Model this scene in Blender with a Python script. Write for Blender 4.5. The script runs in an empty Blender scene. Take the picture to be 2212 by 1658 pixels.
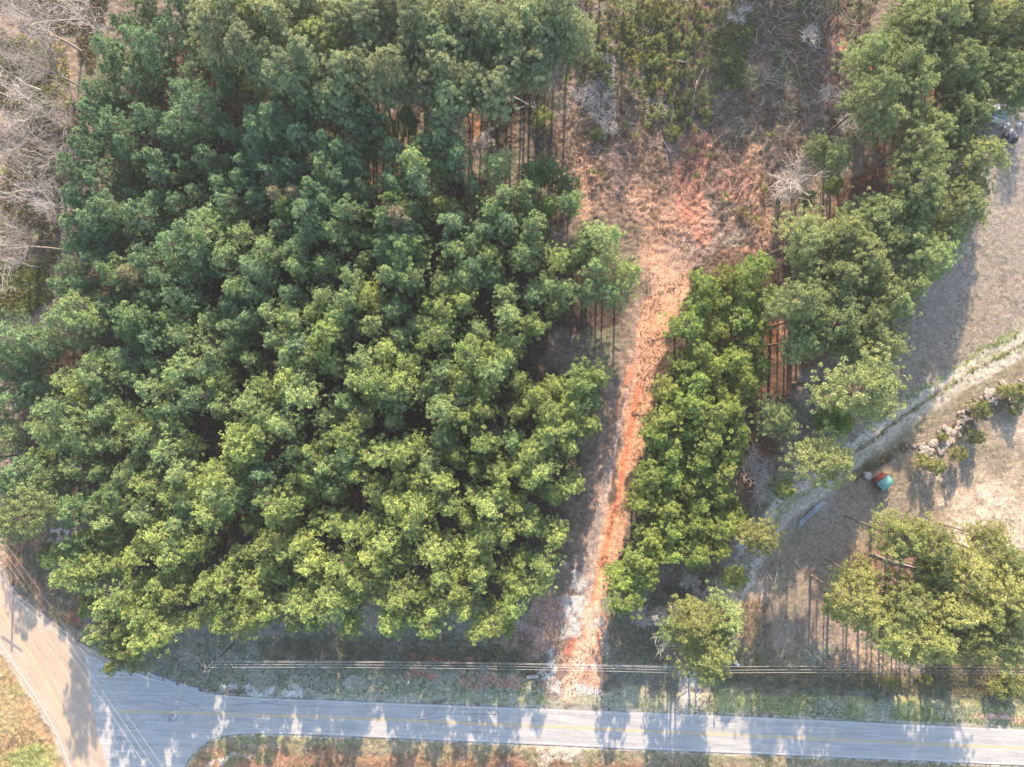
import bpy, math, random
import numpy as np
from mathutils import Vector
random.seed(7); R = np.random.default_rng(11)
S = bpy.context.scene; COL = S.collection

# ------------------------------------------------------------------ camera, sky, sun, exposure
H = 115.0; W0 = 168.0                                   # height above ground, metres across the frame at ground level
cam = bpy.data.cameras.new('camera'); co = bpy.data.objects.new('camera', cam); COL.objects.link(co)
co.location = (0, 0, H); co.rotation_euler = (0, 0, 0); cam.sensor_width = 36; cam.lens = 36*H/W0
cam.clip_start = 1; cam.clip_end = 6000; S.camera = co
SUN_EL, SUN_AZ = math.radians(25.5), math.radians(1.5)    # the sun stands beyond the top edge of the picture (+Y)
w = bpy.data.worlds.new('World'); S.world = w; w.use_nodes = True
nt = w.node_tree; nt.nodes.clear()
sky = nt.nodes.new('ShaderNodeTexSky'); sky.sky_type = 'NISHITA'; sky.sun_disc = False
sky.sun_elevation = SUN_EL; sky.sun_rotation = SUN_AZ; sky.air_density = 1.0; sky.dust_density = 1.0
bg = nt.nodes.new('ShaderNodeBackground'); bg.inputs[1].default_value = 0.145
wo = nt.nodes.new('ShaderNodeOutputWorld'); nt.links.new(sky.outputs[0], bg.inputs[0]); nt.links.new(bg.outputs[0], wo.inputs[0])
sl = bpy.data.lights.new('sun', 'SUN'); sl.energy = 3.7; sl.angle = math.radians(0.6); sl.color = (1, .79, .56)
so = bpy.data.objects.new('sun', sl); COL.objects.link(so)
sd = Vector((math.sin(SUN_AZ)*math.cos(SUN_EL), math.cos(SUN_AZ)*math.cos(SUN_EL), math.sin(SUN_EL)))
so.rotation_euler = sd.to_track_quat('Z', 'Y').to_euler(); so.location = (0, 60, 90)
S.view_settings.view_transform = 'Standard'; S.view_settings.look = 'None'; S.view_settings.gamma = 1
S.view_settings.exposure = 1.98
HAZE = .00014; S.cycles.volume_bounces = 1; S.cycles.volume_step_rate = 5; S.cycles.volume_max_steps = 32
S.render.engine = 'CYCLES'; S.cycles.max_bounces = 6; S.cycles.diffuse_bounces = 3; S.cycles.transparent_max_bounces = 4

# ------------------------------------------------------------------ helpers
def P(dx, dy, z=0.0):                                   # plan point read off the photo (2212 px wide copy) at height z
    k = W0/2212*(H-z)/H
    return np.array([(dx-1106)*k, -(dy-829)*k, z])
def norm(v): return v/np.maximum(np.linalg.norm(v, axis=-1, keepdims=True), 1e-9)
def mesh_np(name, v, f, mat, tone=None, smooth=False):
    """v (n,3); f (m,k) faces of one size"""
    me = bpy.data.meshes.new(name); v = np.asarray(v, np.float32); f = np.asarray(f, np.int32); k = f.shape[1]
    me.vertices.add(len(v)); me.vertices.foreach_set('co', v.ravel())
    me.loops.add(f.size); me.loops.foreach_set('vertex_index', f.ravel())
    me.polygons.add(len(f)); me.polygons.foreach_set('loop_start', np.arange(len(f), dtype=np.int32)*k)
    me.polygons.foreach_set('loop_total', np.full(len(f), k, np.int32))
    if smooth: me.polygons.foreach_set('use_smooth', np.ones(len(f), bool))
    me.update(calc_edges=True)
    if tone is not None:
        tone = np.asarray(tone, np.float32)
        if tone.ndim == 1:
            a = me.attributes.new('tone', 'FLOAT', 'POINT'); a.data.foreach_set('value', tone)
        else:
            a = me.color_attributes.new('col', 'FLOAT_COLOR', 'POINT')
            a.data.foreach_set('color', np.concatenate([tone, np.ones((len(tone), 1), np.float32)], 1).astype(np.float32).ravel())
    if mat: me.materials.append(mat)
    me.validate(); return me
def link(name, me, parent=None, loc=(0, 0, 0), rot=(0, 0, 0), sc=(1, 1, 1)):
    o = bpy.data.objects.new(name, me); COL.objects.link(o); o.parent = parent
    o.location = loc; o.rotation_euler = rot; o.scale = sc if hasattr(sc, '__len__') else (sc,)*3
    return o
def tag(o, label=None, cat=None, group=None, kind=None):
    if label: o['label'] = label
    if cat: o['category'] = cat
    if group: o['group'] = group
    if kind: o['kind'] = kind
    return o
def thing(name, label, cat, loc, rz=0, group=None, sc=1):
    return tag(link(name, None, None, loc, (0, 0, rz), sc), label, cat, group)

# value noise in numpy
_T = R.random((256, 256)).astype(np.float32)
def vn(x, y):
    xi = np.floor(x).astype(int); yi = np.floor(y).astype(int); fx = x-xi; fy = y-yi
    fx = fx*fx*(3-2*fx); fy = fy*fy*(3-2*fy)
    a = _T[xi % 256, yi % 256]; b = _T[(xi+1) % 256, yi % 256]; c = _T[xi % 256, (yi+1) % 256]; d = _T[(xi+1) % 256, (yi+1) % 256]
    return (a*(1-fx)+b*fx)*(1-fy)+(c*(1-fx)+d*fx)*fy
def fbm(x, y, sc, o=4, seed=0):                         # 0..1, feature size sc metres
    s = 0; t = 0; a = 1.0
    for i in range(o):
        s = s+a*vn(x/sc*2**i+seed*17.3+i*31.7, y/sc*2**i+seed*9.1+i*13.3); t += a; a *= .55
    return s/t

# ------------------------------------------------------------------ materials
def newmat(name):
    m = bpy.data.materials.new(name); m.use_nodes = True; n = m.node_tree
    return m, n, n.nodes['Principled BSDF']
def N(n, t, **kw):
    x = n.nodes.new(t)
    for k, v in kw.items():
        if k.startswith('i_'): x.inputs[k[2:]].default_value = v
        else: setattr(x, k, v)
    return x
def mixc(n, fac, a, b, mode='MIX'):
    m = n.nodes.new('ShaderNodeMix'); m.data_type = 'RGBA'; m.blend_type = mode
    for sock, val in ((m.inputs[0], fac), (m.inputs[6], a), (m.inputs[7], b)):
        if hasattr(val, 'is_linked'): n.links.new(val, sock)
        elif hasattr(val, '__len__'): sock.default_value = (*val[:3], 1)
        else: sock.default_value = val
    return m.outputs[2]
def noise(n, scale, detail=4, rough=.6, coord='Object', stretch=None):
    tc = N(n, 'ShaderNodeTexCoord'); t = N(n, 'ShaderNodeTexNoise'); t.inputs['Scale'].default_value = scale
    t.inputs['Detail'].default_value = detail; t.inputs['Roughness'].default_value = rough
    src = tc.outputs[coord]
    if stretch:
        if len(stretch) > 3:
            m0 = N(n, 'ShaderNodeMapping'); m0.inputs['Rotation'].default_value = (0, 0, stretch[3]); n.links.new(src, m0.inputs[0]); src = m0.outputs[0]
        mp = N(n, 'ShaderNodeMapping'); mp.inputs['Scale'].default_value = stretch[:3]
        n.links.new(src, mp.inputs[0]); src = mp.outputs[0]
    n.links.new(src, t.inputs['Vector']); return t.outputs[0]
def ramp(n, fac, stops):
    r = N(n, 'ShaderNodeValToRGB'); e = r.color_ramp.elements
    while len(e) < len(stops): e.new(.5)
    for i, (p, c) in enumerate(stops): e[i].position = p; e[i].color = (*c, 1) if hasattr(c, '__len__') else (c, c, c, 1)
    n.links.new(fac, r.inputs[0]); return r.outputs[0]
def simple(name, c1, c2, scale=8, rough=.8, metal=0, bump=0, stretch=None):
    m, n, b = newmat(name)
    f = noise(n, scale, 5, .65, stretch=stretch); r = ramp(n, f, [(.32, c1), (.68, c2)])
    n.links.new(r, b.inputs['Base Color']); b.inputs['Roughness'].default_value = rough; b.inputs['Metallic'].default_value = metal
    if bump:
        bp = N(n, 'ShaderNodeBump'); bp.inputs['Strength'].default_value = .6; bp.inputs['Distance'].default_value = bump
        n.links.new(f, bp.inputs['Height']); n.links.new(bp.outputs[0], b.inputs['Normal'])
    return m
def foliage(name, dark, light, rnd=.25, hue=.03, trans=.28):
    m, n, b = newmat(name)
    at = N(n, 'ShaderNodeAttribute', attribute_name='tone'); oi = N(n, 'ShaderNodeObjectInfo')
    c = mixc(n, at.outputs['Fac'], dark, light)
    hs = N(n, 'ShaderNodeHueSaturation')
    mr = N(n, 'ShaderNodeMapRange'); n.links.new(oi.outputs['Random'], mr.inputs[0]); mr.inputs[3].default_value = .5-hue; mr.inputs[4].default_value = .5+hue*.6
    mv = N(n, 'ShaderNodeMath', operation='FRACT'); mm = N(n, 'ShaderNodeMath', operation='MULTIPLY'); mm.inputs[1].default_value = 7.31
    n.links.new(oi.outputs['Random'], mm.inputs[0]); n.links.new(mm.outputs[0], mv.inputs[0])
    mr2 = N(n, 'ShaderNodeMapRange'); n.links.new(mv.outputs[0], mr2.inputs[0]); mr2.inputs[3].default_value = 1-rnd; mr2.inputs[4].default_value = 1+rnd
    n.links.new(mr.outputs[0], hs.inputs['Hue']); n.links.new(mr2.outputs[0], hs.inputs['Value']); n.links.new(c, hs.inputs['Color'])
    n.links.new(hs.outputs[0], b.inputs['Base Color']); b.inputs['Roughness'].default_value = .6; b.inputs['Specular IOR Level'].default_value = .25
    tr = N(n, 'ShaderNodeBsdfTranslucent'); n.links.new(hs.outputs[0], tr.inputs[0])
    mx = N(n, 'ShaderNodeMixShader'); mx.inputs[0].default_value = trans
    n.links.new(b.outputs[0], mx.inputs[1]); n.links.new(tr.outputs[0], mx.inputs[2])
    n.links.new(mx.outputs[0], n.nodes['Material Output'].inputs[0]); return m
M_PINE = foliage('pine_needles', (.065, .13, .062), (.30, .39, .145), .22, .03)
M_STRIP = foliage('bright_pine_needles', (.085, .15, .045), (.37, .44, .11), .18, .02)
M_TALL = foliage('tall_pine_needles', (.11, .16, .07), (.37, .42, .16), .18, .022)
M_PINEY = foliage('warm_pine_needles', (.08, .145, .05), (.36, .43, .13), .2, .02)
M_PINEB = foliage('blue_green_pine_needles', (.055, .12, .067), (.235, .335, .15), .2, .02)  # bluer copy for the upper left, partly painting in crowns seen from their unlit side
M_TALLY = foliage('warm_tall_pine_needles', (.12, .16, .055), (.42, .44, .15), .18, .02)
M_TALLP = foliage('olive_tall_pine_needles', (.13, .17, .085), (.38, .42, .20), .18, .025)
M_BROWN = foliage('browning_pine_needles', (.17, .155, .085), (.36, .32, .19), .15, .02)
M_FRESH = foliage('fresh_green_leaves', (.08, .15, .03), (.24, .34, .06), .1, .01)
M_SAP = foliage('sapling_needles', (.09, .125, .045), (.32, .35, .11), .3, .03)
M_BRUSH = foliage('brush_leaves', (.12, .11, .06), (.27, .25, .13), .2, .02)
M_BARK = simple('bark', (.095, .07, .058), (.21, .16, .135), 5, .9, stretch=(4, 4, .6))
M_PALEB = simple('pale_bark', (.34, .29, .26), (.55, .50, .46), 6, .85, stretch=(3, 3, .6))
M_GREYP = simple('grey_twigs', (.24, .20, .18), (.42, .37, .33), 5, .85)
M_GREYB = simple('weathered_bark', (.17, .14, .12), (.33, .28, .25), 6, .85, stretch=(3, 3, .6))

# ------------------------------------------------------------------ geometry builders
def tubes(segs, k=5):
    """segs: (p0, p1, r0, r1) -> verts, quad faces"""
    A = np.array([s[0] for s in segs], float); B = np.array([s[1] for s in segs], float)
    r0 = np.array([s[2] for s in segs]); r1 = np.array([s[3] for s in segs])
    d = norm(B-A); up = np.where(np.abs(d[:, 2:3]) > .9, np.array([[1., 0, 0]]), np.array([[0, 0, 1.]]))
    u = norm(np.cross(d, up)); v = np.cross(d, u); an = np.arange(k)/k*2*math.pi
    ring = u[:, None]*np.cos(an)[None, :, None]+v[:, None]*np.sin(an)[None, :, None]
    V = np.concatenate([A[:, None]+ring*r0[:, None, None], B[:, None]+ring*r1[:, None, None]], 1)
    n = len(segs); base = (np.arange(n)*2*k)[:, None]; i = np.arange(k); j = (i+1) % k
    F = np.stack([base+i, base+j, base+k+j, base+k+i], -1).reshape(-1, 4)
    return V.reshape(-1, 3), F
def puffs(C, rad, out, nb, width, tone, up=.35, outb=.5):
    """needle tufts: nb kite-shaped blades fan out of every centre"""
    n = len(C); d = norm(R.normal(size=(n, nb, 3)))
    d = norm(d+out[:, None]*outb+np.array([0, 0, up])); L = rad[:, None, None]*R.uniform(.8, 1.1, (n, nb, 1))
    t = norm(d*.75+norm(R.normal(size=(n, nb, 3)))*.8); side = norm(np.cross(d, t)+R.normal(0, .2, (n, nb, 3)))*width*R.uniform(.7, 1.3, (n, nb, 1))
    b = C[:, None]+d*L*.42; l = rad[:, None, None]*.72
    V = np.stack([b, b+t*l*.5+side, b+t*l, b+t*l*.5-side], 2).reshape(-1, 3)
    F = np.arange(n*nb*4).reshape(-1, 4)
    T = np.repeat(np.clip(tone[:, None]+R.normal(0, .1, (n, nb)), 0, 1).ravel(), 4)
    return V, F, T
def pine_meshes(h, crown_h, Rc, nwh, nbr, tuft, mat, name, nb=34, bw=.05, flat=.6, lean=0, irregular=.25, bare=.15):
    C = []; O = []; T = []; segs = []; lx = R.normal(0, lean, 2)
    def axis(z): t = z/h; return np.array([lx[0]*t*t, lx[1]*t*t, z])
    zs = np.linspace(0, h*.97, 7); r_b = .011*h+.03
    for a, b in zip(zs[:-1], zs[1:]): segs.append((axis(a), axis(b), r_b*(1-a/h*.85), r_b*(1-b/h*.85)))
    rag = R.uniform(1-irregular, 1+irregular, 7)
    for w_ in range(nwh):
        t = (w_+.4)/nwh; z = h-.25-crown_h*t
        for b in range(nbr):
            ph = R.uniform(0, 6.283); lob = rag[int(ph/6.2832*7) % 7]
            prof = (t**flat)*(1-.35*max(0, t-.65)/.35)
            L = max(.35, Rc*prof*lob*R.uniform(.72, 1.1)); rise = .45-.5*t
            dv = np.array([math.cos(ph), math.sin(ph), rise]); p0 = axis(z)
            p1 = p0+dv*L*np.array([1, 1, 1]); mid = p0+dv*L*.55+np.array([0, 0, -.05*L])
            segs.append((p0, mid, .02+.012*L, .015+.008*L)); segs.append((mid, p1, .015+.008*L, .012))
            tb = R.uniform(.15, .85)
            for q in range(max(2, int(L/tuft*.95))):
                s = R.uniform(bare, 1)**.6; sp = (1.1-s*.4)*L*.26
                c = p0+dv*L*s+np.array([R.normal(0, sp), R.normal(0, sp), R.normal(0, sp*.45)+.1])
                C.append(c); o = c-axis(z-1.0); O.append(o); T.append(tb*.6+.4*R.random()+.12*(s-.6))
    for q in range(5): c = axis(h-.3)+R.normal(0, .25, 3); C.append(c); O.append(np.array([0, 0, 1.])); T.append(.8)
    C = np.array(C); O = norm(np.array(O)); T = np.clip(np.array(T), 0, 1)
    V, F, TT = puffs(C, tuft*R.uniform(.7, 1.2, len(C)), O, nb, bw, T)
    crown = mesh_np(name+'_crown', V, F, mat, TT); v, f = tubes(segs, 5)
    return crown, mesh_np(name+'_trunk', v, f, M_BARK, smooth=True)
def bare_meshes(h, spread, mat, name, levels=4, base_r=.12, pr=0.5, kids=4, twig=.012, lean=(0, 0), first=.45):
    tr = []; br = []
    def grow(p, d, L, r, lev):
        n = 3; q = p
        for i in range(n):
            d = norm(d+R.normal(0, .09+.05*lev, 3)+np.array([0, 0, .05])); q2 = q+d*L/n; ra = r*(1-i/n*.5); rb = r*(1-(i+1)/n*.5)
            (tr if lev == 0 else br).append((q, q2, max(ra, twig), max(rb, twig)))
            if lev < levels and (lev > 0 or i >= 1):
                for c in range(kids if lev < levels-1 else kids-1):
                    if R.random() < (.58 if levels < 4 else .58):
                        s = norm(R.normal(size=3)*np.array([1, 1, .35])); dd = norm(d*(1.05-.1*lev)+s*spread)
                        grow(q+(q2-q)*R.random(), dd, L*R.uniform(.45, .72), rb*pr, lev+1)
            q = q2
    grow(np.zeros(3), norm(np.array([lean[0], lean[1], 1.])), h*first*1.6, base_r, 0)
    v, f = tubes(tr, 6); v2, f2 = tubes(br, 3)
    return mesh_np(name+'_branches', v2, f2, mat), mesh_np(name+'_trunk', v, f, mat, smooth=True)
def tree(name, label, cat, dx, dy, meshes, h_c=0, sc=1, group=None, rz=None, parts=('crown', 'trunk'), szf=None, mat=None):
    """dx, dy: where the crown centre (height h_c) is seen in the photo; the trunk base follows from the real perspective"""
    p = P(dx, dy, h_c); s = sc if szf is None else (sc, sc, sc*szf)
    e = thing(name, label, cat, (p[0], p[1], 0), R.uniform(0, 6.28) if rz is None else rz, group); e.scale = s if hasattr(s, '__len__') else (s,)*3
    for nm, me in zip(parts, meshes):
        o = link(nm, me, e)
        if mat and nm == 'crown': o.material_slots[0].link = 'OBJECT'; o.material_slots[0].material = mat
    return e

# ------------------------------------------------------------------ plan shapes
STAND = [(240,60),(330,-20),(470,-20),(560,90),(640,160),(740,205),(830,240),(950,262),(990,335),(1090,350),(1225,362),(1250,400),(1240,450),(1190,480),(1190,510),(1330,480),(1395,560),(1390,640),(1365,695),(1300,715),(1200,712),(1180,770),(1240,790),(1290,775),(1328,800),(1330,870),(1290,930),(1265,960),(1275,1050),(1262,1110),(1240,1130),(1235,1270),(1140,1290),(1115,1350),(1080,1370),(960,1360),(800,1358),(640,1350),(480,1350),(430,1315),(400,1380),(330,1420),(260,1450),(215,1410),(170,1350),(200,1290),(160,1250),(100,1240),(130,1180),(150,1130),(60,1110),(40,1060),(-60,1050),(-60,690),(60,700),(120,640),(100,560),(145,520),(140,450),(165,380),(175,300),(185,200),(190,120)]
STRIP = [(1520,570),(1580,548),(1650,565),(1680,640),(1675,720),(1660,800),(1635,880),(1612,950),(1595,1020),(1585,1080),(1605,1150),(1610,1180),(1550,1220),(1470,1235),(1390,1290),(1365,1350),(1320,1325),(1310,1260),(1350,1200),(1385,1150),(1355,1105),(1362,1060),(1390,1000),(1405,900),(1430,800),(1465,720),(1475,640)]
def sd_poly(px, py, poly):
    a = np.array(poly, float); b = np.roll(a, -1, 0); d = np.full(px.shape, 1e18); ins = np.zeros(px.shape, bool)
    for (x0, y0), (x1, y1) in zip(a, b):
        ex, ey = x1-x0, y1-y0; wx, wy = px-x0, py-y0
        t = np.clip((wx*ex+wy*ey)/(ex*ex+ey*ey+1e-9), 0, 1); dd = (wx-ex*t)**2+(wy-ey*t)**2; d = np.minimum(d, dd)
        if y0 != y1: ins ^= ((y0 > py) != (y1 > py)) & (px < (x1-x0)*(py-y0)/(y1-y0)+x0)
    d = np.sqrt(d); return np.where(ins, d, -d)          # positive inside
def d_line(px, py, pts):
    d = np.full(px.shape, 1e18)
    for (x0, y0), (x1, y1) in zip(pts[:-1], pts[1:]):
        ex, ey = x1-x0, y1-y0; wx, wy = px-x0, py-y0
        t = np.clip((wx*ex+wy*ey)/(ex*ex+ey*ey+1e-9), 0, 1); d = np.minimum(d, (wx-ex*t)**2+(wy-ey*t)**2)
    return np.sqrt(d)
MAIN_TOP = [(284,1450),(325,1463),(367,1476),(415,1490),(463,1500),(520,1505),(600,1509),(737,1514),(1100,1528),(1475,1542),(1850,1559),(2212,1576),(3000,1612)]
MAIN_BOT = [(3000,1690),(2212,1654),(1850,1638),(1475,1623),(1100,1606),(737,1590),(583,1585),(533,1584),(493,1588),(468,1594),(450,1601),(433,1612),(420,1625),(407,1642),(397,1660),(385,1700),(390,1900)]
MAIN = MAIN_TOP+MAIN_BOT+[(270,1900),(245,1700),(215,1600),(200,1520),(190,1450),(180,1408),(230,1432)]
SIDE = [(-500,640),(-250,940),(-120,1080),(0,1234),(33,1291),(80,1325),(127,1361),(167,1395),(230,1432),(245,1470),(230,1560),(262,1700),(300,1900),(190,1900),(165,1700),(113,1571),(55,1480),(0,1398),(-60,1310),(-200,1130),(-380,930),(-620,620)]

# ------------------------------------------------------------------ ground sheet
def build_ground():
    gx = np.concatenate([[-2500, -900, -400, -200, -130], np.arange(-98, 98.01, .2), [130, 200, 400, 900, 2500]])
    gy = np.concatenate([[-2500, -900, -400, -200, -110], np.arange(-74, 74.01, .2), [110, 200, 400, 900, 2500]])
    X, Y = np.meshgrid(gx, gy, indexing='ij'); k = 2212/W0
    wob = lambda s, a, sd: ((fbm(X, Y, s, 4, sd)-.5)*a, (fbm(X, Y, s, 4, sd+5)-.5)*a)
    wx, wy = wob(3.2, 60, 1); px0 = X*k+1106; py0 = -Y*k+829; px = px0+wx; py = py0+wy
    n1 = fbm(X, Y, 6, 5, 2); n2 = fbm(X, Y, 1.6, 4, 3); n3 = fbm(X, Y, .7, 3, 4); n4 = fbm(X, Y, 18, 3, 6)
    sm = lambda v, a, b: np.clip((v-a)/(b-a), 0, 1)**2*(3-2*np.clip((v-a)/(b-a), 0, 1))
    C = np.empty(X.shape+(3,)); C[:] = (.19, .145, .11)
    def put(m, c, c2=None, mixn=None):
        nonlocal C
        c = np.array(c, float)
        if c2 is not None: q = sm(mixn, .35, .65)[..., None]; c = c*(1-q)+np.array(c2)*q
        C = C*(1-m[..., None])+c*m[..., None]
    def poly(pts, soft=8, raw=False): return sm(sd_poly(px0 if raw else px, py0 if raw else py, pts), -soft, soft)
    def blob(x, y, rx, ry=None, ang=0):
        ry = ry or rx; dx, dy = px-x, py-y; c, s = math.cos(ang), math.sin(ang); u = (dx*c+dy*s)/rx; v = (-dx*s+dy*c)/ry
        return 1-sm(np.sqrt(u*u+v*v), .6, 1.15)
    def line(pts, wd, soft=4, raw=False): return 1-sm(d_line(px0 if raw else px, py0 if raw else py, pts), wd, wd+soft)
    # brush at left and clearing at the top
    put(sm(n2, .45, .7)*.6, (.27, .225, .17)); put(sm(n1, .5, .7)*.6, (.14, .15, .075))
    clearing = poly([(1000,-60),(1900,-60),(1850,200),(1720,420),(1720,620),(1500,620),(1380,520),(1230,460),(1210,360),(1080,340),(980,300)])
    put(clearing, (.225, .17, .13), (.155, .13, .095), n2); put(clearing*sm(n1, .5, .68)*.6, (.32, .22, .16))
    put(clearing*(1-sm(py, 60, 330))*sm(n2+n1*.5, .65, .85)*.8, (.13, .17, .06))
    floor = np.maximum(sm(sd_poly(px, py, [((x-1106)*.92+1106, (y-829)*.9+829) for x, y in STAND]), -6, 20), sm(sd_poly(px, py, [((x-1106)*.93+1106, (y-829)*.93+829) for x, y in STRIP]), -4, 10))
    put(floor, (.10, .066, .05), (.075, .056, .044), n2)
    put(poly([(1560,540),(1700,520),(1900,350),(1850,250),(2150,-60),(2212,-60),(2212,150),(2050,260),(2040,420),(1900,640),(1850,760),(1720,800),(1700,940),(1600,1100),(1580,1000)], 16), (.21, .095, .055), (.12, .07, .05), n2)
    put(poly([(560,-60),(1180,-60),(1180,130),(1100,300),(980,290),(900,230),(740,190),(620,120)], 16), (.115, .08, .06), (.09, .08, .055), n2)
    put(line([(1018,110),(1022,290)], 7, 12)*.7, (.46, .21, .12)); put(line([(1100,200),(1106,300)], 3, 8)*.6, (.40, .21, .14)); put(line([(820,190),(825,250)], 5, 8)*.7, (.45, .2, .11))
    put(line([(1805,40),(1800,210)], 12, 16), (.44, .22, .14)); put(line([(1890,90),(1905,190)], 8, 10)*.8, (.48, .2, .11))
    # clay in the clearing
    put(poly([(1250,360),(1270,330),(1420,300),(1500,290),(1620,330),(1650,420),(1700,520),(1680,600),(1520,570),(1440,560),(1390,500),(1270,450)], 30)*.62, (.42, .25, .18), (.23, .16, .12), n2)
    put(line([(1270,330),(1262,440)], 16, 16)*.8, (.60, .36, .24)); put(line([(1340,330),(1350,420),(1420,470)], 12, 20)*.7, (.55, .33, .23))
    put(line([(1505,300),(1495,380),(1480,470)], 18, 16)*.8, (.56, .27, .19)); put(blob(1590,390,62,44)*.75, (.57, .29, .21), (.42, .25, .19), n2)
    put(blob(1510,480,38,48)*.9, (.58, .24, .15), (.52, .3, .22), n2); put(line([(1620,330),(1640,440),(1668,560)], 9, 14)*.8, (.55, .32, .22))
    put(blob(1565,450,34,26)*.75, (.24, .185, .16)); put(blob(1505,525,55,30)*.8, (.44, .36, .31), (.3, .24, .2), n3); put(blob(1585,510,40,24)*.6, (.36, .3, .26))
    put(line([(1650,560),(1690,640),(1700,700)], 16, 14)*.8, (.50, .28, .16), (.3, .18, .11), n2)
    # verge strip between stand and road, bottom strip, left verge
    verge = poly([(300,1450),(420,1330),(520,1310),(1260,1320),(1300,1240),(1400,1330),(1640,1180),(1700,1180),(1700,1320),(1800,1380),(2300,1400),(2300,1590),(1475,1545),(460,1503)], 10)
    put(verge, (.29, .25, .185), (.235, .225, .15), n2)
    gr = sm(py+(n1-.5)*50, 1440, 1500)*sm(px, 250, 330)
    put(verge*gr, (.31, .31, .205), (.37, .335, .245), n2); put(verge*gr*sm(n3+n4*.4, .72, .9)*.7, (.15, .19, .065))
    put(verge*sm(px, 1480, 1560)*sm(py, 1480, 1520)*sm(n1, .35, .55)*.75, (.24, .26, .085))
    put(verge*sm(px, 1560, 1750)*(1-gr)*sm(n1, .4, .6)*.6, (.34, .22, .15))
    put(line([(1000,1425),(1160,1440)], 16, 20)*.7, (.085, .07, .05)); put(line([(1310,1460),(1500,1475),(2212,1500)], 12, 22)*.6, (.10, .085, .065)); put(line([(640,1385),(980,1420)], 18, 25)*.5, (.10, .09, .06))
    put(poly([(540,1395),(800,1385),(1130,1370),(1140,1395),(800,1400)], 14)*.8, (.34, .25, .20), (.24, .18, .14), n2)
    put(poly([(1120,1380),(1140,1290),(1230,1290),(1225,1360),(1200,1420),(1080,1410)], 12)*.85, (.46, .26, .20), (.34, .2, .16), n2)
    put(line([(885,1428),(1010,1434)], 5, 6)*.8, (.50, .20, .13)); put(line([(880,1462),(940,1466)], 5, 6)*.8, (.46, .21, .15)); put(line([(1000,1474),(1125,1480)], 6, 8)*.8, (.46, .24, .18))
    put(line([(480,1494),(640,1500)], 5, 8)*sm(n2, .4, .55), (.55, .50, .44)); put(blob(745,1485,16,12)*.7, (.45, .4, .34)); put(blob(2170,1550,60,16)*.9, (.62, .38, .27))
    # dirt track
    tl = [(1450,520),(1432,640),(1400,720),(1370,830),(1345,950),(1320,1080),(1295,1200),(1262,1320),(1245,1420),(1235,1510)]
    trk = poly([(1395,520),(1395,620),(1360,720),(1330,850),(1285,960),(1262,1080),(1250,1180),(1238,1290),(1205,1400),(1160,1470),(1165,1500),(1300,1505),(1302,1400),(1305,1330),(1325,1220),(1350,1120),(1378,1000),(1400,900),(1425,790),(1455,720),(1470,640),(1490,590),(1480,540)], 7)
    put(trk, (.30, .21, .165), (.24, .17, .135), n2)
    right = line([(x+8+min(18, (y-500)*.05), y) for x, y in tl[:-2]]+[(1268,1420),(1262,1500)], 27, 16)
    put(right*np.maximum(trk, .0), (.56, .30, .18), (.50, .27, .165), n1)
    put(trk*sm(n3, .55, .75)*.3, (.30, .20, .15)); put(trk*sm(n3, .6, .75)*sm(py, 500, 560)*.35, (.64, .44, .31))
    put(line([(1440,620),(1432,540),(1424,470),(1395,425)], 22, 30)*.8, (.56, .32, .21), (.48, .28, .19), n1); put(line([(1470,560),(1490,510),(1540,480)], 22, 26)*.7, (.52, .35, .27), (.42, .29, .23), n2)
    put(line([(1505,300),(1497,380),(1490,450),(1515,510)], 13, 16)*.75, (.55, .25, .165)); put(blob(1590,395,52,34)*.55, (.52, .26, .19))
    ruts = np.maximum(line([(1352,840),(1330,950),(1312,1050),(1290,1180),(1272,1300)], 3, 5, True), 0)
    put(trk*line([(1383,830),(1358,950),(1340,1050),(1322,1130),(1300,1220),(1282,1300),(1270,1340)], 3.5, 5, True)*.85, (.62, .21, .10))
    put(trk*line([(1362,800),(1335,900)], 4, 6, True)*.7, (.58, .22, .12)); put(trk*line([(1240,1370),(1225,1410)], 5, 7, True)*.7, (.45, .14, .09))
    put(trk*ruts*.7, (.42, .33, .28)); put(line([(1318,1000),(1300,1090),(1268,1230),(1250,1300)], 7, 9, True)*.5*trk, (.36, .30, .27))
    put(line([(1300,1230),(1285,1330),(1272,1420)], 3, 8, True)*.7, (.66, .40, .22))
    grav = lambda x, y, rx, ry, s=.9: put(blob(x, y, rx, ry)*sm(n3+.25*n2, .42, .6)*s, (.46, .44, .41))
    grav(1235,1335,32,48); grav(1280,1340,26,26); grav(1242,1290,20,40, .8); grav(1270,1350,22,20); grav(1188,1450,16,46); grav(1215,1480,22,18); grav(1265,1427,30,16); grav(1262,1495,42,22); grav(1240,1250,14,40,.5)
    put(line([(1272,1330),(1262,1400),(1235,1510)], 10, 12)*.75, (.62, .42, .28))
    # field on the right with the farm track
    field = poly([(2300,150),(2150,250),(2090,480),(1980,650),(1930,760),(1850,900),(1720,1020),(1640,1170),(1590,1300),(1640,1380),(1800,1400),(2300,1420)], 12)
    put(field, (.275, .215, .16), (.24, .19, .135), n2); put(field*sm(n1, .5, .66)*.7, (.28, .235, .20)); put(field*sm(n3+n4*.3, .68, .85)*.35, (.17, .18, .10))
    put(field*(1-sm(py, 300, 900))*.45, (.32, .29, .27))
    put(poly([(1980,1020),(2230,900),(2230,1200),(2100,1240),(2000,1130)], 30)*sm(n1, .3, .6)*.7, (.55, .42, .30)); put(field*blob(2100,1120,120,80)*sm(n2, .45, .65)*.8, (.66, .50, .37))  # sunny patches of the field, their brightness painted into the ground colour
    put(poly([(1840,1200),(1900,1150),(2070,1180),(2120,1230),(2000,1330),(1860,1340),(1800,1300)], 18)*.9, (.27, .14, .095), (.21, .12, .085), n2)
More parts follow.
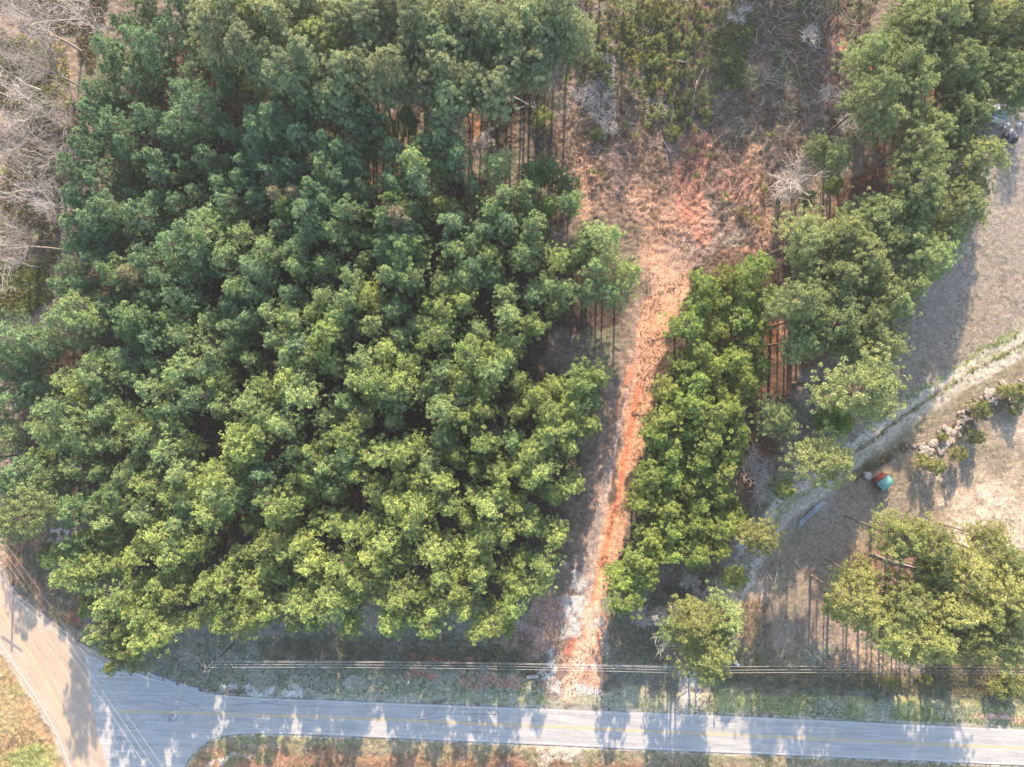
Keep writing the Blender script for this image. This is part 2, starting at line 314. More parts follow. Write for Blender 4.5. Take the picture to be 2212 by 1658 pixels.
    put(poly([(1750,1250),(1840,1160),(1850,1300),(1800,1400),(1700,1400)], 24)*.5, (.24, .165, .13)); put(poly([(1805,1340),(1850,1330),(1960,1450),(1800,1470)], 18)*.7, (.46, .30, .21))
    put(poly([(1595,1300),(1640,1210),(1650,1330),(1630,1400),(1590,1400)], 14)*.7, (.50, .31, .22), (.34, .22, .16), n2)
    far = [(2300,690),(2212,740),(2080,812),(1960,893),(1850,975),(1770,1045),(1690,1100),(1630,1190),(1590,1270),(1560,1330),(1520,1400),(1500,1470),(1490,1545)]
    put(line(far, 30, 16)*.6, (.33, .28, .215)); off = lambda o, oy: [(x+o, y+oy) for x, y in far]
    put(line(off(-6,-12), 8, 10, True)*.85, (.52, .45, .36)); put(line(off(6, 14), 9, 10, True)*.85, (.50, .43, .34)); put(line(off(0, 1), 4, 7)*.6*sm(n2, .4, .55), (.19, .23, .075)); put(line(off(-10,-24), 3, 7)*.7*sm(px, 1850, 1950)*sm(n2, .35, .5), (.2, .26, .07))
    put(line(off(22, 34)[:5], 6, 14)*.5, (.20, .19, .10)); put(line([(2212,1000),(2100,1060)], 2, 6)*0, (0, 0, 0))
    put(line([(1625,1190),(1590,1270),(1562,1330),(1535,1390),(1505,1450)], 11, 12)*sm(n2, .3, .5)*.7, (.54, .49, .43)); put(blob(1490,1500,30,55)*sm(n3, .35, .6)*.8, (.46, .44, .41))
    for q in range(9): put(line([(1700+q*26,1480-q*3),(1730+q*28,1240-q*20),(1820+q*30,1100-q*12)], 1.5, 4, True)*.18*field, (.36, .3, .24))
    # below the road and left of the side road
    south = (1-sm(sd_poly(px0, py0, MAIN), -2, 2))*sm(py0-(1590+(px0-737)*.0437), -4, 4)*sm(px0, 380, 400)
    put(south, (.29, .235, .15), (.24, .215, .12), n2); sy = py-(1590+(px0-737)*.0437)
    put(south*sm(sy, 22, 50)*(1-.0*n1), (.34, .19, .115), (.25, .135, .08), n2); put(south*(1-sm(px, 560, 700))*sm(n2, .45, .6)*.6, (.25, .26, .10)); put(south*blob(1205,1630,45,16)*.7, (.6, .47, .38)); put(line([(440,1655),(500,1635),(540,1630)], 2, 4)*.6, (.55, .5, .45))
    lg = poly([(-600,680),(-380,980),(-200,1180),(-60,1360),(0,1420),(110,1590),(160,1720),(190,1900),(-900,1900),(-900,400)], 6)
    put(lg, (.40, .25, .13), (.33, .26, .12), n2); put(lg*blob(60,1640,50,40)*.6, (.24, .32, .07))
    lv = poly([(0,1130),(60,1140),(140,1180),(180,1300),(200,1340),(260,1470),(180,1400),(120,1350),(30,1280),(-20,1220),(-300,860),(-200,840)], 8)
    put(lv, (.25, .20, .15), (.19, .18, .11), n2)
    put(poly([(10,1170),(50,1155),(100,1160),(85,1190),(40,1205),(60,1250),(110,1300),(95,1310),(40,1250)], 6)*.9, (.52, .23, .16)); put(line([(-20,1180),(20,1225),(100,1305)], 7, 7)*.7, (.50, .30, .21)); put(poly([(150,1325),(180,1290),(185,1360),(150,1350)], 6)*.9, (.46, .18, .12)); put(blob(130,1165,28,14)*sm(n3,.45,.6), (.5, .42, .36))
    # hardwood litter on the far left
    lf = (1-sm(px, 120, 220))*(1-sm(py, 620, 700)); put(lf*sm(n1, .38, .58)*.75, (.37, .235, .175)); put(lf*sm(n2+n4*.3, .7, .85)*.7, (.22, .24, .085))
    put(blob(40,600,90,60)*sm(n2,.35,.55)*.8, (.17, .23, .08)); put(blob(60,150,80,60)*sm(n2,.4,.6)*.5, (.24,.26,.11))
    # road shoulders
    ms = sd_poly(px0, py0, MAIN); put((1-sm(np.abs(ms+3+6*(n2-.5)), 1.5, 4))*.55*(n3 > .42), (.5, .46, .42)); ss = sd_poly(px0, py0, SIDE); put((1-sm(np.abs(ss+3+8*(n2-.5)), 2, 6))*.75, (.52, .42, .34))
    rnd = R.random(X.shape); spk = np.where(rnd > .965, 1.45, np.where(rnd < .07, .5, 1)); bare_ = np.clip(clearing+floor+field*.12+trk*.7+verge*.3, 0, 1)
    C = C*(1-.24*clearing*(.5+.5*sm(py0, 250, 330)))[..., None]; C = C*(.9+.2*R.random(X.shape))[..., None]*(1+(spk-1)*bare_)[..., None]
    g_ = C.mean(-1, keepdims=True); C = g_+(C-g_)*.93; C = np.clip(C*(.80+.4*n3[..., None])*.80, .015, .7)
    road = np.maximum(sm(ms, -14, 0), sm(ss, -14, 0))
    rough = np.where(clearing > .3, 1.5, 1)*np.where(field > .4, .6, 1)*np.where(trk > .4, .55, 1)*(1-.75*gr*verge)
    Z = ((n3-.5)*.30*rough+(n2-.5)*.16*rough+(n1-.5)*.3+(fbm(X, Y, .35, 2, 9)-.5)*.16*rough)*(1-road)
    Z -= .45*np.maximum(line([(640,1400),(1160,1440)], 8, 30), line([(1310,1462),(1500,1477),(2212,1500)], 8, 28))*(1-road)*(1-trk)
    Z -= .12*trk*np.maximum(line([(1383,830),(1358,950),(1340,1050),(1322,1130),(1300,1220),(1282,1300)], 4, 6, True), ruts)
    Z -= .06*road+.0; Z[np.abs(X) > 110] = -.02; Z[np.abs(Y) > 90] = -.02
    nx, ny = X.shape; V = np.stack([X, Y, Z], -1).reshape(-1, 3); idx = np.arange(nx*ny).reshape(nx, ny)
    F = np.stack([idx[:-1, :-1], idx[1:, :-1], idx[1:, 1:], idx[:-1, 1:]], -1).reshape(-1, 4)
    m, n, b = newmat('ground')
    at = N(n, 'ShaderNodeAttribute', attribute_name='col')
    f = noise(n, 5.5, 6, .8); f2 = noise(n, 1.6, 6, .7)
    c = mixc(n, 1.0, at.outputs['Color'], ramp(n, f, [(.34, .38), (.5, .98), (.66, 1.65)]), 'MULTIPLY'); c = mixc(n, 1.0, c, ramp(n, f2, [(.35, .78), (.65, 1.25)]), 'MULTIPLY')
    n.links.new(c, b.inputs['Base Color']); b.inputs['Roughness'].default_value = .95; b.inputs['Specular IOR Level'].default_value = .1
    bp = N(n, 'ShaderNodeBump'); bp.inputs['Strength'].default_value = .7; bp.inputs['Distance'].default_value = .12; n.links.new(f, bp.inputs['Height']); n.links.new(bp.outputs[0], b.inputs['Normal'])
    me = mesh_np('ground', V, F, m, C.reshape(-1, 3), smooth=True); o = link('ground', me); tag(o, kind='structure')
    return gx, gy, Z
GX, GY, GZ = build_ground()
def gz(x, y):
    i = np.clip(np.searchsorted(GX, x), 0, len(GX)-1); j = np.clip(np.searchsorted(GY, y), 0, len(GY)-1); return GZ[i, j]

# ------------------------------------------------------------------ roads
def ngon_sheet(name, pts, z, mat, parent=None):
    import bmesh
    bm = bmesh.new(); vs = [bm.verts.new((*P(x, y)[:2], z)) for x, y in pts]; f = bm.faces.new(vs); f.normal_update()
    if f.normal.z < 0: f.normal_flip()
    bmesh.ops.triangulate(bm, faces=bm.faces[:]); me = bpy.data.meshes.new(name); bm.to_mesh(me); bm.free(); me.materials.append(mat); return link(name, me, parent)
def ribbon(pts, wd, z, off=0):
    p = np.array([P(x, y)[:2] for x, y in pts]); q = [p[0]]
    for a, b in zip(p[:-1], p[1:]):
        n = max(1, int(np.linalg.norm(b-a)/2.0)); q += [a+(b-a)*(i+1)/n for i in range(n)]
    p = np.array(q)
    if len(p) > 6:
        for _ in range(3): p[1:-1] = (p[:-2]+2*p[1:-1]+p[2:])/4
    t = norm(np.gradient(p, axis=0)); nn = np.stack([-t[:, 1], t[:, 0]], 1); a = p+nn*(off+wd/2); b = p+nn*(off-wd/2)
    V = np.stack([np.c_[b, np.full(len(p), z)], np.c_[a, np.full(len(p), z)]], 1).reshape(-1, 3)
    i = np.arange(len(p)-1)*2; return V, np.stack([i, i+2, i+3, i+1], 1)
def join(parts):
    V = []; F = []; n = 0
    for v, f in parts: V.append(v); F.append(f+n); n += len(v)
    return np.concatenate(V), np.concatenate(F)
def asphalt(name, c1, c2, ang):
    m, n, b = newmat(name)
    a = noise(n, .22, 6, .65, stretch=(1, 4, 1, ang)); f = noise(n, 7, 4, .85); st = noise(n, .5, 5, .7, stretch=(.25, 5, 1, ang))
    c = ramp(n, a, [(.3, c1), (.7, c2)]); c = mixc(n, 1.0, c, ramp(n, f, [(.35, .74), (.65, 1.2)]), 'MULTIPLY'); c = mixc(n, 1.0, c, ramp(n, st, [(.3, .76), (.7, 1.14)]), 'MULTIPLY')
    n.links.new(c, b.inputs['Base Color']); b.inputs['Roughness'].default_value = .85; return m
def paint(name, c, wear):
    m, n, b = newmat(name); f = noise(n, 3, 5, .8); n.links.new(ramp(n, f, [(.35, wear), (.6, c)]), b.inputs['Base Color']); b.inputs['Roughness'].default_value = .7; return m
M_A1 = asphalt('weathered_asphalt', (.29, .28, .265), (.40, .38, .355), .045); M_A2 = asphalt('dusty_asphalt', (.32, .245, .18), (.42, .32, .235), .95)
M_WP = paint('white_road_paint', (.48, .46, .44), (.33, .31, .29)); M_YP = paint('yellow_road_paint', (.50, .35, .13), (.42, .32, .19)); M_TAR = simple('crack_sealant', (.05, .05, .055), (.12, .12, .13), 4)
side = tag(ngon_sheet('side_road', SIDE, .016, M_A2), kind='structure'); road = tag(ngon_sheet('road', MAIN, .028, M_A1), kind='structure')
YL = [(253,1537),(330,1538),(450,1542),(600,1546),(737,1551),(1100,1566),(1475,1583),(1850,1600),(2212,1617),(3000,1652)]
SY = [(-500,810),(-200,1070),(0,1318),(57,1402),(110,1485),(150,1570),(185,1700),(220,1900)]
ribs = join([ribbon(YL, .14, .034, .13), ribbon(YL, .14, .034, -.13)]); link('yellow_line', mesh_np('yellow_line', *ribs, M_YP), road)
link('edge_line', mesh_np('edge_line', *ribbon(MAIN_TOP, .13, .034, -.28), M_WP), road)
link('edge_line', mesh_np('edge_line', *ribbon([p for p in MAIN_BOT if p[0] > 470], .13, .034, -.25), M_WP), road)
ribs = join([ribbon(SY, .11, .022, .11), ribbon(SY, .11, .022, -.11)]); link('yellow_line', mesh_np('yellow_line', *ribs, M_YP), side)
link('edge_line', mesh_np('edge_line', *ribbon([(-500,650),(-250,950),(-120,1090),(0,1246),(33,1300),(80,1334),(127,1370),(165,1402)], .13, .022), M_WP), side)
link('edge_line', mesh_np('edge_line', *ribbon([(-380,950),(-200,1120),(-60,1298),(4,1392),(60,1478),(118,1570),(168,1700),(195,1900)], .13, .022), M_WP), side)
cr = []
def crack(x, y, a, n, s=2.2, turn=.5):
    pts = [(x, y)]
    for _ in range(n): a += R.normal(0, turn); pts.append((pts[-1][0]+math.cos(a)*s, pts[-1][1]+math.sin(a)*s*.6))
    cr.append(ribbon(pts, .05, .033))
for q in range(16): crack(350+R.random()*32, 1542+R.random()*14, R.random()*6, 6)
crack(318,1540,.05,26,3,.12); crack(400,1553,.1,12,2.2,.5); crack(300,1513,.1,30,3,.15); crack(372,1508,.1,32,3,.12); crack(262,1562,.2,14,3,.3); crack(398,1563,.1,10,2.5,.6); crack(270,1575,.4,18,3,.3); crack(500,1523,.04,60,3,.06); crack(560,1519,.04,50,3,.06)
for q in range(10): crack(760+R.random()*1300, 1540+R.random()*20, .04, 12+int(R.random()*25), 3, .08)
v, f = join(cr); link('crack_sealant', mesh_np('crack_sealant', v, f, M_TAR), road)
# skid of clay dust tracked onto the junction
dust = simple('clay_dust', (.42, .32, .26), (.36, .33, .31), 3); link('dust_smear', mesh_np('dust_smear', *join([ribbon([(250,1540),(290,1530),(332,1524)], .3, .031), ribbon([(300,1522),(340,1520)], .16, .0315)]), dust), road)
# broken kerb at the corner of the verge
kp = []; KM = simple('old_concrete', (.22, .225, .24), (.38, .38, .39), 3, .9)
for (a, b) in (((318,1455),(352,1466)), ((355,1467),(382,1477)), ((386,1479),(430,1490))):
    p0 = np.array([*P(*a)[:2], .06]); p1 = np.array([*P(*b)[:2], .06]); d = norm(p1-p0); nn = np.array([-d[1], d[0], 0]); z = np.array([0, 0, .1])
    V = np.array([p0-nn*.3-z, p1-nn*.3-z, p1+nn*.3-z, p0+nn*.3-z, p0-nn*.27+z, p1-nn*.27+z, p1+nn*.27+z, p0+nn*.27+z]); kp.append((V, np.array([[4,5,6,7],[0,1,5,4],[1,2,6,5],[2,3,7,6],[3,0,4,7]])))
tag(link('kerb', mesh_np('kerb', *join(kp), KM)), kind='structure')

# ------------------------------------------------------------------ pines of the planted stand
def kit(n, f): return [f(i) for i in range(n)]
K_STAND = kit(18, lambda i: pine_meshes(R.uniform(11.5, 14.5), 8.0, R.uniform(2.4, 3.2), 10, 7, .37, M_PINE, 'stand_pine', nb=32, bw=.062, irregular=.42, lean=.3, flat=.5))
K_STRIP = kit(6, lambda i: pine_meshes(R.uniform(12, 14), 8.0, R.uniform(2.5, 3.2), 10, 7, .38, M_STRIP, 'strip_pine', nb=33, bw=.063, irregular=.3, lean=.3, flat=.5))
K_TALL = kit(8, lambda i: pine_meshes(R.uniform(19, 22), 7.5, R.uniform(3.8, 4.7), 11, 9, .42, M_TALL, 'tall_pine', nb=34, bw=.055, irregular=.4, lean=.8, flat=.5, bare=.3))
K_BROWN = kit(3, lambda i: pine_meshes(R.uniform(11, 20), 7, 3.0, 9, 7, .45, M_BROWN, 'browning_pine', nb=26, bw=.045, irregular=.4, lean=.5, bare=.3))
def scatter(poly, dmin, holes, border=0, tries=20000, jit=.25, ymin=-1e9):
    a = np.array(poly); pts = []; lo = a.min(0); hi = a.max(0)
    c = np.stack([R.uniform(lo[0], hi[0], tries), R.uniform(lo[1], hi[1], tries)], 1)
    s = sd_poly(c[:, 0], c[:, 1], poly); c = c[s > border]; arr = np.zeros((0, 2)); out = []
    for p in c:
        if any((p[0]-hx)**2/(rx*rx)+(p[1]-hy)**2/(ry*ry) < 1 for hx, hy, rx, ry in holes): continue
        dm = dmin*(1+jit*math.sin(p[0]*.03+p[1]*.021)*.6)
        if len(out) and (np.min(((np.array(out)-p)**2).sum(1)) < dm*dm): continue
        out.append(p)
    return np.array(out)
HOLES = [(828,445,26,26),(900,500,22,18),(865,525,34,20),(500,335,30,36),(300,330,22,38),(1000,920,46,20),(1040,935,40,22),(1160,905,24,34),(1040,1290,46,26),(1160,1320,40,36),(690,1095,18,36),(968,862,26,24),(930,600,16,12),(620,590,20,12),(1240,742,44,18),(1215,495,22,10),(905,890,16,22),(880,1245,26,12),(560,600,16,16),(1210,870,18,12),(1215,945,30,14),(720,1245,14,18),(210,1060,22,26),(460,1300,34,20),(540,1010,16,26)]
st = scatter(STAND, 43, HOLES, border=4, jit=.3); st = st[~((st[:, 0] > 1150) & (st[:, 1] > 450) & (sd_poly(st[:, 0], st[:, 1], STAND) < 20))]

LM = [('the dark square gap of the upper middle stand',865,475),('the round grey green pine in the dark gap',860,475),('the long dark gap in the stand centre',1010,925),('the white leafless tree in the stand',968,862),('the pair of small leafless treetops in the stand centre',762,925),('the tiny leafless tree at the gap end',1062,975),('the leafless treetop in the upper middle of the stand',740,705),('the narrow dark gap in the upper left',300,330),('the wide dark gap in the upper left',500,335),('the pale brownish pine',620,413),('the pinkish grey thin pine',285,598),('the dark gap at the lower right of the stand',1040,1290),('the dark gap on the far left',210,1060),('the small dark gap in the lower middle',690,1095),('the notch beside the dirt track',1240,745),('the dark opening by the clay corner',1230,500),('the leafless treetop in the lower left middle',600,1120),('the leafless treetop in the grey green left side',275,705),('the reddish gap by the lower stand edge',460,1300),('the dark slot right of the lower middle',880,1245),('the gap beside the long one',1160,905),('the small leafless treetop above the middle',930,618),('the leafless tree in the upper left',320,268),('the shaded hollow in the lower left',540,1010),('the pine overhanging the road junction',265,1410),('the broad light green tree by the side road',100,1100)]
DIRN = [('just above', 0, -1), ('just below', 0, 1), ('just left of', -1, 0), ('just right of', 1, 0)]
ORD = ['leftmost','second from the left','third from the left','fourth from the left','fifth from the left','sixth from the left','seventh from the left','eighth from the left','ninth from the left','tenth from the left','eleventh from the left','twelfth from the left']
def by_landmark(trees, lms, noun, reach=95):
    """give trees next to a findable thing a label of their own"""
    for nm, lx, ly in lms:
        for dn, ux, uy in DIRN:
            best = None
            for t in trees:
                if t.get('own'): continue
                dx, dy = t['x']-lx, t['y']-ly; al = dx*ux+dy*uy; ac = abs(dx*uy)+abs(dy*ux)
                if al > 8 and ac < al*1.0 and al < reach and (best is None or al+ac < best[0]): best = (al+ac, t)
            if best: best[1]['own'] = True; best[1]['label'] = '%s %s %s' % (noun, dn, nm)
def zone(x, y):
    if y < 420: return 'dark blue green young pine in the upper part of the planted stand'
    if x < 420: return 'grey green young pine on the left side of the planted stand'
    if x > 1150: return 'green young pine in the right part of the big stand near the dirt track'
    if y > 1080: return 'bright green young pine in the lower part of the planted stand near the road'
    if x < 760: return 'green young pine in the left middle of the planted stand'
    return 'green young pine in the very middle of the planted stand'
TREES = []
for (x, y), e_ in zip(st, sd_poly(st[:, 0], st[:, 1], STAND) < 34):
    sc = R.uniform(.78, 1.18); TREES.append(dict(x=x, y=y, h=10*sc, s=sc, kit=K_STAND[int(R.integers(len(K_STAND)))], label=zone(x, y), grp='young pines planted in the big stand', z=R.uniform(.92, 1.08), edge=e_))
stand = list(TREES)
by_landmark(stand, LM, 'green young pine')
def ordinals(ts, key, fmt, names=ORD):
    ts = sorted([t for t in ts if not t.get('own')], key=key)
    for n_, t in zip(names, ts): t['own'] = True; t['label'] = fmt % n_
ed = [t for t in stand if t['edge']]
ordinals([t for t in ed if t['y'] > 1300], lambda t: t['x'], 'light green young pine on the front edge above the roadside grass, %s')
TOPN = [o.replace('leftmost', 'topmost').replace('from the left', 'from the top') for o in ORD]
ordinals([t for t in ed if t['x'] > 1180 and t['y'] > 760], lambda t: t['y'], 'young pine on the stand edge facing the dirt track, %s', TOPN)
ordinals([t for t in ed if t['x'] < 260 and t['y'] < 680], lambda t: t['y'], 'blue green young pine on the stand edge beside the bare hardwoods, %s', TOPN)
ordinals([t for t in ed if t['x'] > 1100 and t['y'] <= 760], lambda t: t['y'], 'young pine at the stand corner facing the red clay clearing, %s', TOPN)
ordinals([t for t in ed if t['y'] < 420], lambda t: t['x'], 'dark young pine on the upper stand edge below the tall pines, %s')
for x, y, lb, kt, sc in ((860,475,'round grey green pine standing alone in the dark gap of the stand',K_BROWN[0],.9),(600,415,'pale brownish pine among green ones in the upper left of the stand',K_BROWN[1],.7),(640,412,'tan tipped dying pine in the upper left of the stand',K_BROWN[1],.7),(285,598,'pinkish grey thin pine near the left edge of the stand',K_BROWN[1],.75)):
    TREES.append(dict(x=x, y=y, h=11, s=sc, kit=kt, label=lb, z=1.15, keep=1))
sp = scatter(STRIP, 42, [(1675,720,8,40)], border=20, jit=.1); strip = []
for x, y in sp:
    lab = ('yellow green young pine at the rounded top end of the narrow strip' if y < 680 else 'young pine at the lower tip of the narrow strip' if y > 1180 else 'young pine in the narrow strip, on its side facing the dirt track' if x < 1480+(900-y)*.18 else 'young pine in the narrow strip, on its side facing the tall pines')
    sc = R.uniform(.85, 1.05); strip.append(dict(x=x, y=y, h=10*sc, s=sc, kit=K_STRIP[int(R.integers(6))], label=lab, grp='young pines in the narrow strip right of the dirt track', keep=1))
ordinals([t for t in strip if t['y'] < 680], lambda t: t['x'], 'yellow green young pine at the rounded top end of the strip, %s')
ordinals([t for t in strip if t['y'] > 1180], lambda t: t['y'], 'young pine at the lower tip of the narrow strip, %s', TOPN)
ordinals([t for t in strip if t['x'] < 1450+(900-t['y'])*.18], lambda t: t['y'], 'young pine of the narrow strip facing the dirt track, %s', TOPN)
ordinals([t for t in strip if t['x'] > 1590-max(0, t['y']-900)*.2], lambda t: t['y'], 'young pine of the narrow strip facing the tall pines, %s', TOPN)
ordinals(strip, lambda t: t['y'], 'young pine in the interior of the narrow strip, %s', TOPN+['in the middle', 'just below the middle'])
by_landmark(strip, [('the white leafless tree on the strip', 1647, 602), ('the widest part of the strip', 1560, 720), ('the centre of the strip', 1500, 940), ('the lower bulge of the strip', 1470, 1110)], 'young strip pine')
TREES += strip
# tall pines of the wood between clearing and field
BAND = [(1720,500),(1800,455),(1880,480),(1960,340),(1880,260),(1880,180),(1870,120),(1920,60),(1950,0),(2230,-10),(2230,210),(2130,250),(2110,330),(2110,430),(2060,500),(1990,600),(1940,680),(1925,760),(1840,760),(1760,740),(1700,780),(1710,700),(1710,600)]
bd = scatter(BAND, 50, [(2180,250,60,40),(1950,130,16,20),(1840,420,30,24)], border=6); band = []
for x, y in bd:
    lab = ('tall pine leaning outward in the upper right corner of the wood' if y < 230 else 'tall pine on the field edge of the wood right of the clearing' if x > 2010-(y-230)*.12 else 'tall pine inside the wood between the clearing and the field' if y < 560 else 'tall pine in the lower part of the wood next to the narrow strip')
    sc = R.uniform(.78, 1.0); band.append(dict(x=x, y=y, h=16*sc, s=sc, kit=K_TALL[int(R.integers(8))], label=lab, grp='tall pines of the wood beside the field', keep=1))
by_landmark(band, [('the leaning grey leafless tree',2000,40),('the leafless tree in the upper right corner',2125,45),('the slanting leafless tree',2095,125),('the pale leafless crown by the field',2068,425),('the big white leafless tree',1790,350),('the parked cart at the wood edge',2140,300),('the white leafless tree on the strip',1680,602)], 'tall pine', 130)
ordinals([t for t in band if t['x'] > 2010-(t['y']-230)*.12 and t['y'] > 230], lambda t: t['y'], 'tall pine on the field edge of the wood, %s', TOPN)
ordinals([t for t in band if t['y'] < 230], lambda t: t['x'], 'tall pine leaning outward in the upper right corner, %s')
ordinals([t for t in band if t['y'] > 560], lambda t: t['y'], 'tall pine of the lower wood beside the narrow strip, %s', TOPN)
ordinals([t for t in band if t['y'] < 430], lambda t: t['y'], 'tall pine well inside the upper wood, %s', TOPN); ordinals(band, lambda t: t['y'], 'tall pine well inside the middle of the wood, %s', TOPN)
TREES += band
IND = [  # display x, y, crown height, scale, kit, label
 (1820,335,13,.62,K_TALL[0],'bushy yellow green pine at the clearing edge above the white bare tree'),(1850,370,12,.55,K_STRIP[1],'bright green small pine beside the white bare tree'),(1790,300,13,.6,K_TALL[3],'upper pine of the clump jutting into the clearing'),(1770,412,9,.55,K_STRIP[2],'low yellow green pine under the white bare tree'),
 (1820,830,17,1.28,K_TALL[1],'very broad pale green pine beside the farm track, largest crown of the scene'),(1690,905,13,.75,K_TALL[2],'rounded dull green pine left of the broad pale pine'),(1758,1000,18,1.12,K_TALL[7],'big round pale pine on a visible grey trunk beside the farm track'),(1725,1065,12,.8,K_STRIP[3],'darker bushy pine just below the big round pale pine'),(1905,870,12,.7,K_TALL[5],'dark pine half hidden behind the right side of the broad pale pine'),(1860,915,10,.6,K_STRIP[4],'small dark pine between the broad pale pine and the farm track'),(1895,760,17,.85,K_TALL[6],'grey green pine at the lower field edge of the wood'),
 (1667,1172,17,.80,K_TALL[5],'lone thin pale pine hanging over the farm track'),(1600,1262,10,.7,K_STRIP[5],'small light green pine standing over the two pale ruts'),(1612,1140,9,.6,K_STRIP[0],'yellow green pine at the lower right end of the strip'),
 (1500,1350,15,.95,K_TALL[7],'bright green pine nearest the roadside utility pole'),(1585,1345,18,.92,K_TALL[3],'thin grey green pine spread over the farm track near the road'),(1525,1425,17,.95,K_TALL[0],'yellow green pine reaching over the power lines'),(1545,1462,14,.65,K_TALL[2],'smallest pine of the group over the power lines'),
 (1925,1155,14,0.99,K_TALL[6],'leftmost upper pine above the red soil on the lower right'),(1998,1185,15,1.07,K_TALL[4],'round dark pine above the fallen logs on red soil'),(1885,1265,15,0.75,K_TALL[2],'thin pine over the left part of the red soil'),(1855,1310,16,0.90,K_TALL[0],'bushy pine on the left tip of the lower right group'),(1950,1290,16,1.02,K_TALL[5],'pine in the centre of the lower right group'),(1900,1360,16,0.96,K_TALL[1],'pale pine at the lower edge of the lower right group'),(1975,1370,16,1.02,K_TALL[7],'dark green pine at the bottom of the lower right group'),(1835,1345,11,0.68,K_STRIP[2],'small pine at the bottom left of the lower right group'),(2040,1310,17,1.07,K_TALL[3],'broad pine right of centre in the lower right group'),(2090,1240,17,1.07,K_TALL[4],'upper pine on the right side of the lower right group'),(2150,1290,17,1.11,K_TALL[1],'grey green pine near the right frame edge'),(2195,1220,17,1.02,K_TALL[6],'uppermost pine against the right frame edge'),(2090,1390,17,1.02,K_TALL[2],'pale pine hanging lowest over the roadside brush'),(2160,1385,17,1.02,K_TALL[0],'lowest pine against the right frame edge'),(2212,1340,17,1.02,K_TALL[5],'half cut off pine on the right frame edge'),
 (2045,1255,16,0.96,K_TALL[6],'pine over the right end of the fallen logs'),(2110,1320,16,1.02,K_TALL[3],'middle pine on the right side of the lower right group'),(2000,1430,15,0.62,K_TALL[0],'small drooping pine at the bottom of the lower right group'),(2180,1180,15,0.68,K_TALL[2],'small pine against the sunny field in the lower right group'),(2050,1430,15,0.68,K_TALL[4],'small pine above the roadside brush on the lower right'),(1560,1385,17,.7,K_TALL[4],'grey green pine between the two roadside pine crowns'),(1480,1400,16,.7,K_TALL[6],'lower left crown of the roadside pines'),
 (100,1100,11,1.0,K_TALL[5],'broad light green tree standing out beside the side road'),(265,1410,12,.95,K_STAND[3],'yellow tipped pine overhanging the road junction'),(140,1240,12,.8,K_STAND[5],'pine pushing out toward the side road'),(205,1350,11,.8,K_STAND[1],'dark green pine at the kerb of the side road junction')]
for x, y, h, s_, kt, lb in IND: TREES.append(dict(x=x, y=y, h=h, s=s_, kit=kt, label=lb, keep=1))
TOP = [(560,42,'yellow green tall pine with its trunk showing, left end of the top row'),(515,20,'tall pine at the upper left end of the top row'),(470,60,'tall pine reaching over the upper left of the stand'),(610,60,'dim tall pine behind the bright one in the top row'),(640,20,'tall pine cut by the top edge above a slanting trunk'),(690,70,'bright yellow green tall pine, most conspicuous of the top row'),(725,120,'lower part neighbour of the brightest pine in the top row'),(745,165,'tall pine hanging lowest below the brightest pine of the top row'),(790,30,'tall pine right of the brightest one at the top edge'),(830,120,'brownish thin pine above the slanting trunks at the top'),(760,95,'dull green pine between the bright pine and the brownish one'),(860,50,'brownish grey pine at the top edge left of the fresh green one'),(925,60,'fresh yellow green small pine in the top row'),(900,125,'brownish spindly pine above the orange soil'),(870,185,'brownish pine nearest the upper stand edge'),(985,20,'tall pine at the top edge above the orange soil'),(1060,60,'tall pine straight above the orange soil patch'),(1105,120,'tall pine right of the orange soil patch'),(1050,95,'tall pine over the right side of the orange soil patch'),(965,160,'blue green tall pine left of the orange soil patch'),(960,215,'lower blue green pine left of the orange soil patch'),(1070,190,'blue green pine just right of the orange soil patch'),(1140,35,'tall pine near the left corner of the clearing'),(1210,30,'rightmost tall pine of the top row, over the clearing'),(1170,90,'tall pine below the rightmost ones of the top row'),(1010,70,'narrow tall pine at the top of the orange soil patch')]
TOP += [(x_, y_, 'olive tall pine filling the row between its conspicuous neighbours at the top') for x_, y_ in ((585,100),(665,135),(700,185),(800,75),(770,130),(840,10),(900,30),(950,110),(1030,150),(1000,185),(890,90),(1130,90),(1150,140),(1095,60),(1240,70),(630,150),(960,10),(850,150),(810,180),(925,170),(1190,45),(530,80),(740,25),(670,15))]
for i, (x, y, lb) in enumerate(TOP):
    brown = 'brownish' in lb
    TREES.append(dict(x=x, y=y, h=13 if brown else 16, s=.95 if brown else R.uniform(.82, 1.02), kit=K_BROWN[2] if brown else K_TALL[i % 8], label=lb, grp='olive pines of the top row' if 'filling' in lb else None, z=1.1 if brown else 1, keep=1))
fl = [t for t in TREES if t.get('grp') == 'olive pines of the top row']
ordinals([t for t in fl if t['y'] < 95], lambda t: t['x'], 'olive tall pine at the very top edge, %s')
ordinals([t for t in fl if t['y'] >= 95], lambda t: t['x'], 'olive tall pine in the lower rank of the top row, %s')
small = sorted([t for t in stand if not t.get('own')], key=lambda t: t['s'])
n_over = max(0, len(TREES)-300); rest = set(id(t) for t in small[:n_over])
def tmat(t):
    """part needle tone, part painted light: warmer toward the road, bluer at the upper left; the lower right group is yellowest"""
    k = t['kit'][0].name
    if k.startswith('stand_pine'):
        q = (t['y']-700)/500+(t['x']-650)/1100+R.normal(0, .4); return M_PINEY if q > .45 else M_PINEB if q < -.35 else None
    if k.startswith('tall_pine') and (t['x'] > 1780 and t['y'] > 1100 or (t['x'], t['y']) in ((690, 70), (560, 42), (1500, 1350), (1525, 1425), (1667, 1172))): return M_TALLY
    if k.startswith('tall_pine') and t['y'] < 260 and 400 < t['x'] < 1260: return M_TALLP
    return None
